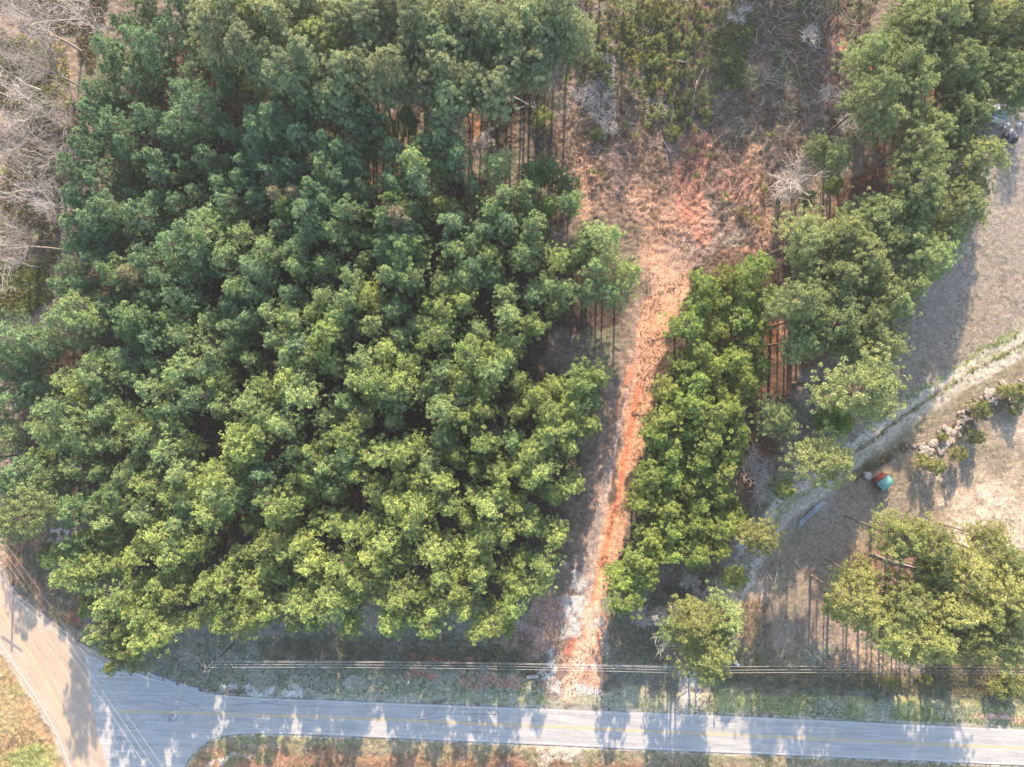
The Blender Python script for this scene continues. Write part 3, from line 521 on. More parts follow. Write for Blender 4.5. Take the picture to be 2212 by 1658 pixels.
def bake(lst):
    """crowns and trunks of the pines past the three hundredth, as one mesh"""
    V = []; F = []; T = []; MI = []; n0 = 0; mats = [M_PINE, M_BARK, M_PINEY, M_PINEB, M_TALLY, M_TALLP]
    for t in lst:
        tm = tmat(t)
        p = P(t['x'], t['y'], t['h']); a = R.uniform(0, 6.28); c_, s_ = math.cos(a), math.sin(a); tv = R.normal(0, .12)
        for mi, me in enumerate(t['kit']):
            v = np.empty(len(me.vertices)*3, np.float32); me.vertices.foreach_get('co', v); v = v.reshape(-1, 3)*t['s']
            f = np.empty(len(me.loops), np.int32); me.loops.foreach_get('vertex_index', f); f = f.reshape(-1, 4); tone = np.zeros(len(v), np.float32)
            if mi == 0:
                me.attributes['tone'].data.foreach_get('value', tone)
                keep = R.random(len(f)) < (.62 if t['h'] else .3); f = f[keep]; v = v[f.ravel()]; tone = tone[f.ravel()]+tv; f = np.arange(len(v)).reshape(-1, 4)
            v = np.c_[v[:, 0]*c_-v[:, 1]*s_+p[0], v[:, 0]*s_+v[:, 1]*c_+p[1], v[:, 2]]
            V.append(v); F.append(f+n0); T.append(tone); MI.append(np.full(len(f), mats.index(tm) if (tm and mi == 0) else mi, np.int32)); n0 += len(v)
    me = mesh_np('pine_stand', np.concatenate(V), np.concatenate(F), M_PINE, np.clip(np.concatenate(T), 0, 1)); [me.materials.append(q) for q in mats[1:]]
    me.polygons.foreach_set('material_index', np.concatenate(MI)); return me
for t in TREES:
    if id(t) in rest: continue
    sz = t['s']*t.get('z', 1)
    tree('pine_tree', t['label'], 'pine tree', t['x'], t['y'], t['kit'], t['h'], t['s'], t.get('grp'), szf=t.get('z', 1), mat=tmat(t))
more = [t for t in TREES if id(t) in rest]
for i in range(16):
    x = R.uniform(1570, 1830); y = R.uniform(-430, -70)
    more.append(dict(x=x, y=y, h=0, s=R.uniform(.7, 1.0), kit=K_TALL[int(R.integers(8))]))
for x, y, s_ in ((1350,-150,.95),(1505,-130,.95),(1230,-350,1),(1590,-260,1),(1680,-210,.9),(1765,-130,.8),(1180,-260,1),(1090,-200,1),(1000,-260,1),(900,-230,1),(780,-200,1),(660,-180,1),(1300,-180,.9),(1860,-120,1),(1640,-420,1),(1730,-340,1),(2050,-150,1),(2190,-120,1),(1960,-180,1),(520,-130,1),(400,-150,1),(2290,60,1),(2300,250,.9),(2300,1200,1),(2310,1330,1),(2310,-80,1),(300,-180,1)): more.append(dict(x=x, y=y, h=0, s=s_, kit=K_TALL[int(R.integers(8))]))
tag(link('pine_stand', bake(more)), 'remaining pines filling the dense stand and the woods past the frame', 'pine trees', kind='stuff')
print('stand', len(st), 'strip', len(sp), 'band', len(bd), 'all', len(TREES), 'own', sum(1 for t in TREES if t.get('own') or not t.get('grp')))

# ------------------------------------------------------------------ leafless trees
B_BIG = kit(4, lambda i: bare_meshes(R.uniform(13, 16), .8, (M_GREYP, M_PALEB)[i % 2], 'bare_big', 4, .24, .64, 3, .018, lean=(R.normal(0, .1), R.normal(0, .1))))
B_PALE = kit(3, lambda i: bare_meshes(R.uniform(9, 11), .9, M_PALEB, 'bare_pale', 3, .15, .64, 5, .028))
M_WHITEB = simple('bleached_bark', (.34, .31, .285), (.55, .51, .475), 4, .85)
B_SMALL = kit(3, lambda i: bare_meshes(R.uniform(5, 6.5), 1.0, M_WHITEB, 'bare_small', 3, .09, .66, 5, .027))
BP = ('branches', 'trunk')
for i, (x, y, s, lb) in enumerate([(95,335,1.05,'largest pale leafless hardwood, fan of grey twigs on the left edge'),(60,235,1,'leafless hardwood with a dark trunk above the largest pale one'),(130,250,.9,'leafless hardwood touching the upper left edge of the stand'),(25,420,1,'leafless tree low on the left frame edge'),(70,520,.9,'leafless tree above the green thicket at the left'),(15,150,.9,'leafless tree near the upper left frame edge'),(110,60,1,'leafless tree in the upper left corner'),(190,40,.9,'leafless tree between the corner and the stand'),(40,60,.9,'leafless tree in the very corner of the frame'),(100,430,.85,'leafless tree between the pale fan and the stand'),(30,320,.9,'leafless tree cut by the left frame edge'),(10,560,.8,'leafless tree over the green thicket'),(120,150,.9,'leafless tree midway down the upper left brush')]):
    tree('bare_tree', lb, 'bare tree', x, y, B_BIG[i % 4], 8, s, parts=BP)
for i, (x, y, h, s, kt, lb) in enumerate([
 (968,862,10,.85,B_PALE[0],'white leafless tree in the dark gap in the middle of the stand'),(770,893,11,.62,B_PALE[1],'small leafless tree left of the white one in the stand'),(753,957,11,.62,B_PALE[2],'leafless tree just below two others in the stand centre'),(740,705,11,.6,B_PALE[0],'leafless treetop in the upper middle of the stand'),(1062,975,10,.5,B_PALE[1],'tiny leafless tree at the lower end of the long gap'),(600,1120,11.5,.55,B_PALE[2],'leafless treetop in the lower left middle of the stand'),(275,705,9,.45,B_PALE[1],'leafless treetop in the grey green left side of the stand'),(320,268,7,.6,B_SMALL[0],'leafless tree in the upper left of the stand'),(1200,615,8,.3,B_PALE[0],'leafless twigs near the clay clearing corner of the stand'),(930,618,8,.35,B_PALE[1],'small leafless treetop above the middle of the stand'),
 (1647,602,11,.68,B_PALE[2],'white leafless tree at the top right of the narrow strip'),(1655,640,8,.4,B_SMALL[1],'thin leafless tree below the white one on the strip'),(1640,1010,6,.75,B_PALE[0],'upper of two grey leafless trees left of the big round pine'),(1640,1075,6,.7,B_PALE[1],'lower of two grey leafless trees left of the big round pine'),
 (1385,1318,5,1.0,B_SMALL[0],'upper white leafless sapling below the strip'),(1400,1350,4,.95,B_SMALL[1],'lower left white leafless sapling below the strip'),(1430,1352,4,1.0,B_SMALL[2],'lower right white leafless sapling below the strip'),(1450,1315,3.5,.8,B_SMALL[0],'greyish leafless sapling right of the white ones'),(1500,1270,5,.9,B_SMALL[2],'leafless tangle in shade above the roadside pines'),(1545,1310,7,.65,B_PALE[2],'leafless tree behind the roadside pines'),
 (1735,385,9,1.1,B_PALE[2],'big white leafless tree reaching into the clearing'),(1715,402,7,.75,B_PALE[0],'second white leafless tree at the clearing edge'),(2068,425,16,.6,B_PALE[1],'pale leafless crown on the field edge of the wood'),(2000,40,13,.9,B_BIG[1],'leaning leafless tree in the upper right wood'),(2125,45,14,.8,B_BIG[2],'grey leafless tree in the upper right corner'),(2095,125,12,.85,B_BIG[3],'leafless tree slanting across the upper right wood'),
 (995,290,4,1.0,B_SMALL[1],'pale leafless sapling under the orange soil at the top middle'),(1018,310,4,1.0,B_SMALL[2],'twiggy grey sapling beside the pale one'),(1045,300,3,.8,B_SMALL[0],'rightmost grey sapling above the stand'),(1790,200,4,.9,B_SMALL[1],'leafless sapling at the right edge of the clearing'),(1840,270,4,.9,B_SMALL[2],'leafless brush below the upper right pines'),(1600,20,4,.8,B_SMALL[0],'leafless sapling in the clearing at the top'),(1750,60,4,.9,B_SMALL[1],'leafless sapling at the upper right of the clearing'),(1870,690,9,.8,B_SMALL[2],'dark leafless tree above the broad pale pine'),(1545,1290,4,.8,B_SMALL[1],'small bare shrub beside the farm track')]):
    tree('bare_tree', lb, 'bare tree', x, y, kt, h, s, parts=BP)

# ------------------------------------------------------------------ low growth, litter, brush
def tufts(name, pts, rad, nb, width, mat, label, cat, tone=None, up=.6, z0=0.0, kind='stuff'):
    n = len(pts); xy = np.array([P(x, y)[:2] for x, y in pts]); C = np.c_[xy, gz(xy[:, 0], xy[:, 1])+z0]
    rad = rad*R.uniform(.5, 1.4, n); o = np.tile([0, 0, 1.], (n, 1)); V, F, T = puffs(C, rad*1.1, o, nb, width*1.15, R.random(n) if tone is None else tone, up, .5)
    return tag(link(name, mesh_np(name, V, F, mat, T)), label, cat, kind=kind)
def rand_in(poly, n, holes=()):
    a = np.array(poly); lo, hi = a.min(0), a.max(0); c = np.stack([R.uniform(lo[0], hi[0], n*3), R.uniform(lo[1], hi[1], n*3)], 1)
    c = c[sd_poly(c[:, 0], c[:, 1], poly) > 0]; return c[:n]
def clump(c, sc, thr, seed):                           # keep the points where a noise field is high
    q = fbm(c[:, 0], c[:, 1], sc, 3, seed); return c[q > thr]
CLEAR = [(1190,-10),(1900,-10),(1840,200),(1730,420),(1700,560),(1500,560),(1390,480),(1250,440),(1230,360),(1100,330),(1060,250),(1150,120)]
M_DRY = foliage('dry_weeds', (.12, .085, .06), (.29, .21, .145), .1, .01, .3)
M_LITTER = foliage('leaf_litter', (.07, .05, .035), (.22, .15, .10), .1, .01, .1)
M_GRASS = foliage('verge_grass', (.10, .13, .045), (.27, .29, .11), .1, .01, .35)
c = rand_in(CLEAR, 26000); c = c[R.random(len(c)) < np.clip(1.15-(c[:, 1]-200)/420, .22, 1)]
tufts('dry_weeds', clump(c, 60, .42, 3), .26, 8, .035, M_DRY, 'dry brown weeds and slash covering the clearing', 'weeds')
c = rand_in([(1200,-10),(1640,-10),(1600,200),(1500,300),(1420,310),(1330,180),(1230,170)], 9000); tufts('green_weeds', clump(c, 70, .52, 8), .30, 8, .05, M_SAP, 'green weeds between the saplings of the clearing', 'weeds')
c = np.concatenate([rand_in([(1240,320),(1680,320),(1700,600),(1480,600),(1390,500),(1260,450)], 5200), rand_in([(1400,520),(1480,560),(1470,640),(1440,760),(1400,900),(1378,1000),(1350,1110),(1320,1240),(1310,1330),(1300,1440),(1270,1440),(1290,1240),(1330,1080),(1365,900),(1380,760),(1390,640)], 5200), rand_in([(1210,1400),(1300,1400),(1300,1500),(1190,1500)], 500)])
tufts('leaf_litter', clump(c, 40, .50, 5), .13, 6, .04, M_LITTER, 'dark leaf and twig clumps strewn over the red clay', 'leaf litter', up=.2)
c = np.concatenate([rand_in([(400,1330),(1230,1330),(1200,1500),(470,1500),(300,1440)], 9000), rand_in([(1300,1380),(1640,1400),(2230,1400),(2230,1570),(1475,1538),(1300,1520)], 9000), rand_in([(400,1650),(520,1600),(2230,1660),(2230,1700),(400,1700)], 5000), rand_in([(-20,1420),(0,1430),(100,1590),(140,1700),(-20,1700)], 1500)])
tufts('roadside_grass', clump(c, 50, .46, 6), .15, 8, .03, M_GRASS, 'short olive grass along the road verges', 'grass')
c = np.concatenate([rand_in([(1310,1330),(1480,1250),(1640,1180),(1560,1400),(1480,1440),(1320,1430)], 3500), rand_in([(560,1380),(1150,1370),(1150,1440),(560,1430)], 2600), rand_in([(1600,1300),(1660,1300),(1680,1460),(1590,1460)], 900), rand_in([(1560,1440),(2230,1450),(2230,1510),(1560,1480)], 3600), rand_in([(2000,1430),(2230,1430),(2230,1480),(2000,1480)], 2500), rand_in([(10,1150),(130,1150),(190,1370),(120,1340),(20,1260)], 1800)])
tufts('brush', c, .36, 7, .03, M_BRUSH, 'brown roadside brush and briars', 'brush')
c = rand_in([(-20,-20),(235,-20),(190,200),(165,400),(130,520),(110,640),(-20,700)], 9000); tufts('woodland_brush', clump(c, 70, .45, 4), .5, 10, .05, M_BRUSH, 'grey brown undergrowth beneath the leafless hardwoods', 'brush')
c = np.concatenate([rand_in([(-10,560),(90,570),(110,640),(60,680),(-10,680)], 1200), rand_in([(20,80),(140,90),(160,240),(60,260),(0,180)], 500), rand_in([(60,190),(110,190),(120,260),(50,260)], 250)])
tufts('green_thicket', c, .55, 12, .06, M_SAP, 'green thicket below the leafless hardwoods on the left', 'thicket')
c = rand_in([(1960,300),(2215,250),(2215,1200),(2060,1150),(1750,1050),(1900,800),(2000,640)], 5200); tufts('field_tufts', clump(c, 45, .5, 12), .13, 6, .03, M_GRASS, 'low tufts in the bare grass field', 'grass')
far_pts = [(2212,742),(2080,813),(1960,894),(1850,976)]; c = []
for a, b in zip(far_pts[:-1], far_pts[1:]):
    for q in range(120):
        t = R.random(); c.append((a[0]+(b[0]-a[0])*t+R.normal(0, 2.5), a[1]+(b[1]-a[1])*t+R.normal(0, 2.5)))
        if R.random() < .5: c.append((a[0]+(b[0]-a[0])*t-12+R.normal(0, 3), a[1]+(b[1]-a[1])*t-22+R.normal(0, 3)))
tufts('track_grass', np.array(c), .18, 10, .035, M_SAP, 'green grass ridge between the two wheel ruts', 'grass')

# pine saplings of the clearing
def sapling(i):
    h = R.uniform(1.1, 2.0); n = int(R.integers(12, 20)); C = np.stack([R.normal(0, .35, n), R.normal(0, .35, n), R.uniform(.25, 1, n)*h], 1); C[:, :2] *= (1.25-C[:, 2:]/h)
    o = norm(C-np.array([0, 0, .2])); V, F, T = puffs(C, np.full(n, .34), o, 20, .04, R.random(n), .6, .5)
    v, f = tubes([(np.zeros(3), np.array([0, 0, h*.9]), .03, .012)], 5); return mesh_np('sapling_crown', V, F, M_SAP, T), mesh_np('sapling_stem', v, f, M_BARK)
K_SAP = kit(6, sapling)
c = np.concatenate([rand_in([(1340,-10),(1500,-10),(1540,60),(1560,200),(1520,290),(1440,300),(1370,220),(1330,100)], 130), rand_in([(1210,60),(1330,60),(1310,180),(1220,180)], 34), rand_in([(1230,0),(1640,0),(1600,150),(1540,260),(1420,300),(1300,280)], 50)])
q = [(1300,380),(1370,300),(1445,225),(1610,465),(1625,475),(1600,455),(1530,340),(1490,330),(1280,378),(1650,410),(1560,430),(1408,240),(1395,275),(1500,385),(1660,300),(1570,310)]
c = np.concatenate([c, np.array(q, float)])
SAPS = [dict(x=x, y=y) for x, y in c]
by_landmark([t for t in SAPS], [('the white level log in the clearing',1468,135),('the upper end of the slash pile',1315,110),('the middle of the slash pile',1320,200),('the lower left tip of the slash pile',1235,192),('the thin pale pole in the clearing',1500,212),('the small slash patch',1420,235),('the foot of the slash pile',1320,285),('the tip of the red clay',1505,305),('the grey litter patch on the clay',1565,450),('the yellow green top of the strip',1580,548),('the left clay streak',1265,380)], 'pine sapling', 60)
for i, t_ in enumerate(SAPS):
    x, y = t_['x'], t_['y']
    p = P(x, y); s_ = R.uniform(.6, 1.25)
    lab = 'small green pine sapling among weeds in the upper clearing' if y < 300 else 'lone small green sapling on the red clay clearing'
    if y < 300: lab = 'pine sapling, %s of the clearing thicket, %s' % ('top' if y < 90 else 'middle' if y < 190 else 'bottom', 'left of the slash pile' if x < 1300 else 'between slash pile and white log' if x < 1440 else 'right of the white log')
    lab = t_.get('label', lab)
    e = thing('pine_sapling', lab, 'sapling', (p[0], p[1], float(gz(p[0], p[1]))), R.uniform(0, 6.28), 'pine saplings of the upper clearing' if y < 300 else 'lone saplings on the red clay', s_)
    kt = K_SAP[i % 6]; link('crown', kt[0], e); link('stem', kt[1], e)

# slash piles and logs
M_STICK = simple('bleached_wood', (.34, .29, .26), (.60, .55, .50), 3, .85)
def sticks(name, poly, n, L, label, r=.03):
    c = rand_in(poly, n); sg = []
    for x, y in c:
        p = P(x, y); z = float(gz(p[0], p[1]))+R.uniform(.05, .5); a = R.uniform(0, 6.28); l = L*R.uniform(.3, 1.2); d = np.array([math.cos(a), math.sin(a), R.normal(0, .12)])*l/2
        p[2] = z; sg.append((p-d, p+d, r*R.uniform(.5, 1.4), r*.5))
    v, f = tubes(sg, 4); return tag(link(name, mesh_np(name, v, f, M_STICK)), label, 'branches', kind='stuff')
sticks('slash_pile', [(1302,100),(1325,95),(1330,150),(1322,200),(1335,290),(1300,290),(1285,260),(1240,215),(1225,190),(1260,195),(1290,175)], 1100, 1.3, 'pale slash of bleached branches lying in the upper clearing')
sticks('branch_litter', [(1390,215),(1450,215),(1455,260),(1400,255)], 220, 1.0, 'small pale slash patch right of the big slash pile')
sticks('twig_litter', CLEAR, 700, 1.8, 'scattered pale branches and twigs lying over the clearing', .025)
sticks('woodland_twigs', [(-10,150),(150,150),(150,620),(-10,680)], 500, 2.2, 'fallen pale twigs beneath the hardwoods on the left', .025)
sticks('corner_twigs', [(1620,0),(1850,0),(1830,250),(1700,290),(1640,160)], 260, 2.4, 'fallen branches in the shaded right side of the clearing', .025)
def log(x0, y0, x1, y1, r, label, mat=M_STICK, z=.15, branch=2, name='fallen_log'):
    a, b = P(x0, y0), P(x1, y1); m = (a+b)/2; z0 = float(gz(m[0], m[1]))+z; sg = []; n = 5; d = b-a; bend = np.array([-d[1], d[0], 0])*R.normal(0, .02)
    pt = lambda t: a-m+d*t+bend*math.sin(3.14*t)+np.array([0, 0, .05*math.sin(9*t)])
    for i in range(n): sg.append((pt(i/n), pt((i+1)/n), r*(1-.4*i/n), r*(1-.4*(i+1)/n)))
    for i in range(branch): t = R.uniform(.4, .95); q = pt(t); sg.append((q, q+norm(d+R.normal(0, 1, 3)*np.linalg.norm(d)*.6)*R.uniform(.5, 1.4)+np.array([0, 0, .2]), r*.4, r*.15))
    v, f = tubes(sg, 8); o = link(name, mesh_np(name, v, f, mat, smooth=True), None, (m[0], m[1], z0)); return tag(o, label, 'log')
log(1107,210,1165,242,.14,'long pale log crossed by another at the left of the clearing'); log(1112,238,1148,222,.13,'short splintered pale log lying across the longer one'); log(1453,133,1482,137,.14,'white log lying level in the saplings of the clearing')
log(1248,210,1280,226,.10,'grey log at the lower left of the slash pile',M_GREYB); log(1265,203,1305,262,.06,'thin grey pole along the left side of the slash pile',M_GREYB); log(1505,175,1495,250,.06,'thin pole standing out pale in the middle of the clearing'); log(1520,150,1500,190,.06,'short pole above the thin pale pole in the clearing')
log(1398,200,1408,240,.06,'short thin log between the two slash patches',M_GREYB); log(1335,320,1366,342,.07,'dark stick on the soil below the slash pile',M_BARK); log(1430,302,1448,330,.09,'pale log at the upper end of the clay',M_STICK)
log(1366,1102-213,1384,898,.10,'dark stick at the right edge of the dirt track',M_BARK); log(1390,820,1402,800,.07,'short dark branch on the dirt track beside the strip',M_BARK); log(1405,735,1440,725,.06,'dead branch on the track at the strip edge',M_BARK)
log(1713,1206+3,1724,1222,.12,'pale bark log lying in the shaded field',M_GREYB); log(1703-50+50,1206,1662,1225,.08,'dark fallen branch beside the farm track',M_BARK); log(1652,1228,1667,1258,.11,'grey pole pointing down beside the farm track',M_GREYB); log(1678,1235,1673,1257,.09,'short white log in the field right of the grey pole'); log(1735-20,1170,1728-14,1182,.06,'short stick by the thin pale pine',M_GREYB)
log(1880,1195,1935,1218,.15,'upper fallen trunk on the red soil',M_GREYB); log(1905,1205,2000,1232,.15,'long fallen trunk beside the upper one on the red soil',M_GREYB); log(1805+15,1236+5,1880+5,1262,.16,'fallen trunk on the left of the red soil')
log(1505,1255,1540,1290,.11,'grey dead trunk leaning in the brush by the farm track',M_GREYB); log(1480,1255,1500,1262,.08,'pale stub in the dark brush below the strip'); log(2042,1175,2042,1200,.05,'thin stick upright on the photo in the pale field',M_STICK); log(1590,1408,1602,1388,.16,'reddish stump log in the roadside brush',M_GREYB)
log(280,118,200,50,.16,'dark slanting trunk in the upper left brush',M_BARK, branch=0); log(2050,170-30,2085,115,.08,'thin dead trunk in the upper right wood')
log(1625,595,1700,640,.1,'fallen trunk on the red soil between strip and wood',M_BARK)

# ------------------------------------------------------------------ rocks and bushes of the field
def rock_mesh(i):
    import bmesh
    bm = bmesh.new(); bmesh.ops.create_icosphere(bm, subdivisions=1, radius=1); ph = R.uniform(0, 9, 3)
    for v in bm.verts:
        c_ = v.co; k = 1+.22*math.sin(c_.x*3.1+ph[0])*math.cos(c_.y*2.7+ph[1])+.12*math.sin(c_.z*5+ph[2]); v.co = c_*k*R.uniform(.72, 1.2); v.co.z *= .55
        if v.co.z > .38: v.co.z = .38+(v.co.z-.38)*.3
    me = bpy.data.meshes.new('rock'); bm.to_mesh(me); bm.free(); me.materials.append(M_ROCK); return me
M_ROCK = simple('field_stone', (.17, .14, .125), (.40, .33, .28), 1.4, .9, bump=.05)
K_ROCK = kit(6, rock_mesh)
rl = [(1985,985),(2010,972),(2035,955),(2060,938),(2080,905),(2105,885),(2130,862),(2175,850),(2200,852)]
k_ = 0
for i in range(110):
    t = R.random()*(len(rl)-1); a = np.array(rl[int(t)]); b = np.array(rl[int(t)+1]); q = a+(b-a)*(t-int(t))+R.normal(0, 12, 2)
    p = P(*q); s_ = R.uniform(.28, .75)
    big = 'large' if s_ > .6 else 'middling' if s_ > .44 else 'small'
    lab = big+(' grey field stone at the lower tip of the rock pile' if q[0] < 2015 else ' field stone near the pinkish boulder of the rock pile' if q[0] < 2060 else ' field stone next to the tan boulder of the rock pile' if q[0] < 2100 else ' field stone around the green bush on the rock pile' if q[0] < 2145 else ' field stone in the upper right end of the rock pile near the frame edge')
    o = link('rock', K_ROCK[i % 6], None, (p[0], p[1], float(gz(p[0], p[1]))+s_*.2), (0, 0, R.uniform(0, 6.28)), (s_, s_*R.uniform(.55, 1.1), s_)); tag(o, lab, 'rock', 'stones of the rock pile')
for x, y, s_, lb in ((2078,912,.75,'tan boulder, largest of the rock pile'),(2058,935,.6,'pinkish boulder beside the tan one'),(2008,974,.65,'round pale boulder at the lower end of the rock pile'),(1867,1022,.35,'small stone by the round concrete slab'),(1876,1030,.3,'orange stone beside the round concrete slab'),(1958,978-14,.3,'small white stone on the dark brush line'),(1990,1002,.5,'flat pale stone at the lowest tip of the rock pile')):
    p = P(x, y); o = link('rock', K_ROCK[k_ % 6], None, (p[0], p[1], s_*.25), (0, 0, R.uniform(0, 6)), (s_, s_*.85, s_)); tag(o, lb, 'rock'); k_ += 1
def bush_mesh(i):
    n = 60; C = norm(R.normal(size=(n, 3)))*R.uniform(.4, 1, (n, 1))*np.array([1.35, 1.35, 1.3]); C[:, 2] = np.abs(C[:, 2])*1.35+.4+R.random(n)*.6
    V, F, T = puffs(C, np.full(n, .42), norm(C), 26, .045, R.random(n), .5, .5); v, f = tubes([(np.zeros(3), np.array([0, 0, 2.2]), .07, .03), (np.array([0, 0, .8]), np.array([.8, .3, 1.8]), .04, .02), (np.array([0, 0, .7]), np.array([-.6, .6, 1.7]), .04, .02)], 5)
    return mesh_np('bush_crown', V, F, M_SAP, T), mesh_np('bush_stem', v, f, M_BARK)
K_BUSH = kit(4, bush_mesh)
for i, (x, y, s_, z_, lb) in enumerate([(1995,1000,1.0,1.4,'bushy young pine at the left tip of the rock pile'),(2022,1008,1.1,1.4,'yellow green young pine just right of the one at the rock pile tip'),(2072,982,1.0,1.6,'young pine standing below the middle of the rock pile'),(2110,945,.95,1.7,'young pine on the lower right side of the rock pile'),(2118,885,1.2,1.5,'green bush on top of the rock pile'),(2170,845,.9,1.3,'small bush at the upper bend of the rock pile'),(2205,850,1.2,1.4,'bush against the right frame edge by the rock pile'),(2040,905+40,.55,1,'low shrub among the boulders'),(2195,885,.8,1.2,'orange tinted bush near the right frame edge'),
    (1800,905,2.2,1.5,'vivid green leafy shrub below the broad pale pine'),(2190,1480,1.6,1,'green roadside bush in the lower right corner'),(2160,1490,1.2,1,'shrub left of the lower right corner bush'),(1925,1480,.9,.8,'low green bush in the roadside brush'),(2005,1470,.7,.8,'small green bush right of the low one in the roadside brush'),(2120,1400,1.3,1,'grey brown shrub below the lower right pines'),(1595,1110,1.6,1.6,'shrubby young pine by the two grey leafless trees'),(1215,850,1.2,2.5,'young pine shrub in shade beside the dirt track'),(190,1295,1.2,1.2,'dark shrub on the red bank by the side road'),(95,1200,1.0,.8,'grey green shrub on the bank of the side road'),(30,1090,1.4,1.2,'brown shrub under the broad tree by the side road'),(1175,255,1.4,.9,'brownish bush below the crossed logs'),(1290,290,.9,.7,'green shrub at the slash pile foot')]):
    p = P(x, y, 1.5*s_*z_); e = thing('bush', lb, 'bush', (p[0], p[1], 0), R.uniform(0, 6.28)); e.scale = (s_, s_, s_*z_); link('crown', K_BUSH[i % 4][0] if 'vivid' not in lb else None, e) if 'vivid' not in lb else None
    if 'vivid' in lb: me = K_BUSH[1][0].copy(); me.materials[0] = M_FRESH; link('crown', me, e)
    link('stem', K_BUSH[i % 4][1], e)
c = np.concatenate([rand_in([(1975,980),(2060,915),(2120,850),(2212,830),(2212,870),(2130,900),(2060,960),(2000,1000)], 1300), rand_in([(1850,1040),(1840,1020),(1960,950),(1970,965)], 500)])
tufts('rubble_weeds', c, .28, 8, .035, M_BRUSH, 'brown weeds grown through the rock pile', 'weeds')

# ------------------------------------------------------------------ built things
def box(p, size, rz=0):
    sx, sy, sz = size; v = np.array([[x, y, z] for z in (0, 1) for x, y in ((-.5, -.5), (.5, -.5), (.5, .5), (-.5, .5))])*np.array([sx, sy, sz])
    c_, s_ = math.cos(rz), math.sin(rz); v = np.c_[v[:, 0]*c_-v[:, 1]*s_, v[:, 0]*s_+v[:, 1]*c_, v[:, 2]]+np.array(p)
    return v, np.array([[3,2,1,0],[4,5,6,7],[0,1,5,4],[1,2,6,5],[2,3,7,6],[3,0,4,7]])
def part(name, geo, mat, parent, **k): return link(name, mesh_np(name, *geo, mat, **k), parent)
M_TEAL = simple('teal_metal', (.085, .25, .23), (.13, .33, .30), 1.2, .55, .1); M_RED = simple('barn_red_metal', (.17, .025, .025), (.24, .045, .035), 2, .5, .2); M_WOOD = simple('old_timber', (.16, .12, .09), (.28, .22, .17), 4, .9, stretch=(6, 1, 1))
M_GALV = simple('blue_grey_metal', (.16, .18, .21), (.34, .37, .41), 1.2, .6, .05); M_CONC = simple('concrete', (.24, .225, .20), (.36, .34, .31), 4, .9); M_WHITE = simple('white_plastic', (.42, .43, .42), (.56, .56, .54), 4, .5); M_BLACK = simple('black_plastic', (.02, .02, .022), (.05, .05, .055), 5, .5)
# shed: steep teal roof, red gable walls, ridge runs from lower left to upper right
p = P(1908, 1042, 1.2); sh = thing('shed', 'small shed with ribbed teal metal roof and red side beside the farm track', 'shed', (p[0], p[1], 0), math.radians(36), None, .88)
Ls, Ws, he, hr = 2.7, 2.2, 1.35, 2.3
part('wall', join([box((0, Ws/2-.05, 0), (Ls-.2, .06, he)), box((0, -Ws/2+.05, 0), (Ls-.2, .06, he)), box((Ls/2-.13, 0, 0), (.06, Ws-.2, he))]), M_RED, sh)
gv = []
yr = .45                                                # the ridge sits toward the upper left side: short red slope, long teal slope
def slope(y0, z0, y1, z1, t=.05):
    return np.array([[-Ls/2, y0, z0], [Ls/2, y0, z0], [Ls/2, y1, z1], [-Ls/2, y1, z1], [-Ls/2, y0, z0+t], [Ls/2, y0, z0+t], [Ls/2, y1, z1+t], [-Ls/2, y1, z1+t]]), np.array([[3,2,1,0],[4,5,6,7],[0,1,5,4],[1,2,6,5],[2,3,7,6],[3,0,4,7]])
part('back_panel', slope(.78, hr-.42, 1.06, he-.25), M_RED, sh); rf = part('roof', join([slope(-.85, hr, .80, hr-.32), slope(-1.30, he+.15, -.854, hr-.005)]), M_TEAL, sh)
rb = []
for i in range(9):
    x = -Ls/2+.1+i*(Ls-.2)/8; rb.append((np.array([x, .79, hr-.26]), np.array([x, -.85, hr+.06]), .025, .025)); rb.append((np.array([x, -.87, hr+.05]), np.array([x, -1.30, he+.21]), .035, .035))
v, f = tubes(rb, 4); 0; link('rib', mesh_np('rib', v, f, simple('dark_teal', (.05, .20, .19), (.08, .26, .24), 3, .5)), rf)
# stack of metal roofing sheets on bearers
p = P(1750, 1109); sk = thing('metal_sheet_stack', 'long narrow stack of blue grey metal roofing sheets on timber bearers', 'metal sheets', (p[0], p[1], 0), math.atan2(P(1778,1085)[1]-P(1724,1133)[1], P(1778,1085)[0]-P(1724,1133)[0]))
for i in range(4): x = -2.3+i*1.5; part('bearer', box((x, 0, 0), (.14, .95, .35)), M_WOOD, sk)
for q, (l, xo, yo, up_z) in enumerate(((5.8, 0, -.2, 0), (5.2, .2, .2, 0), (3.2, -.9, -.18, .07), (2.6, 1.2, .2, .07))):
    ys = np.array([-.17, -.12, -.09, -.05, -.02, .02, .05, .09, .12, .17]); zz = .37+up_z+.06*np.array([0, 0, 1, 1, 0, 0, 1, 1, 0, 0]); m_ = len(ys)
    V = np.array([[x+xo, y+yo, z] for x in (-l/2, l/2) for y, z in zip(ys, zz)])
    part('metal_sheet', (np.concatenate([V, V-np.array([0, 0, .015])]), np.array([[i, i+m_, i+m_+1, i+1] for i in range(m_-1)]+[[2*m_+i, 2*m_+i+1, 3*m_+i+1, 3*m_+i] for i in range(m_-1)])), M_GALV, sk)
part('strap', join([box((x, 0, .52), (.06, .8, .02)) for x in (-1.2, .6)]), M_BLACK, sk)
log(1752,1120,1750,1133,.06,'short stick leaning by the metal sheet stack',M_STICK)
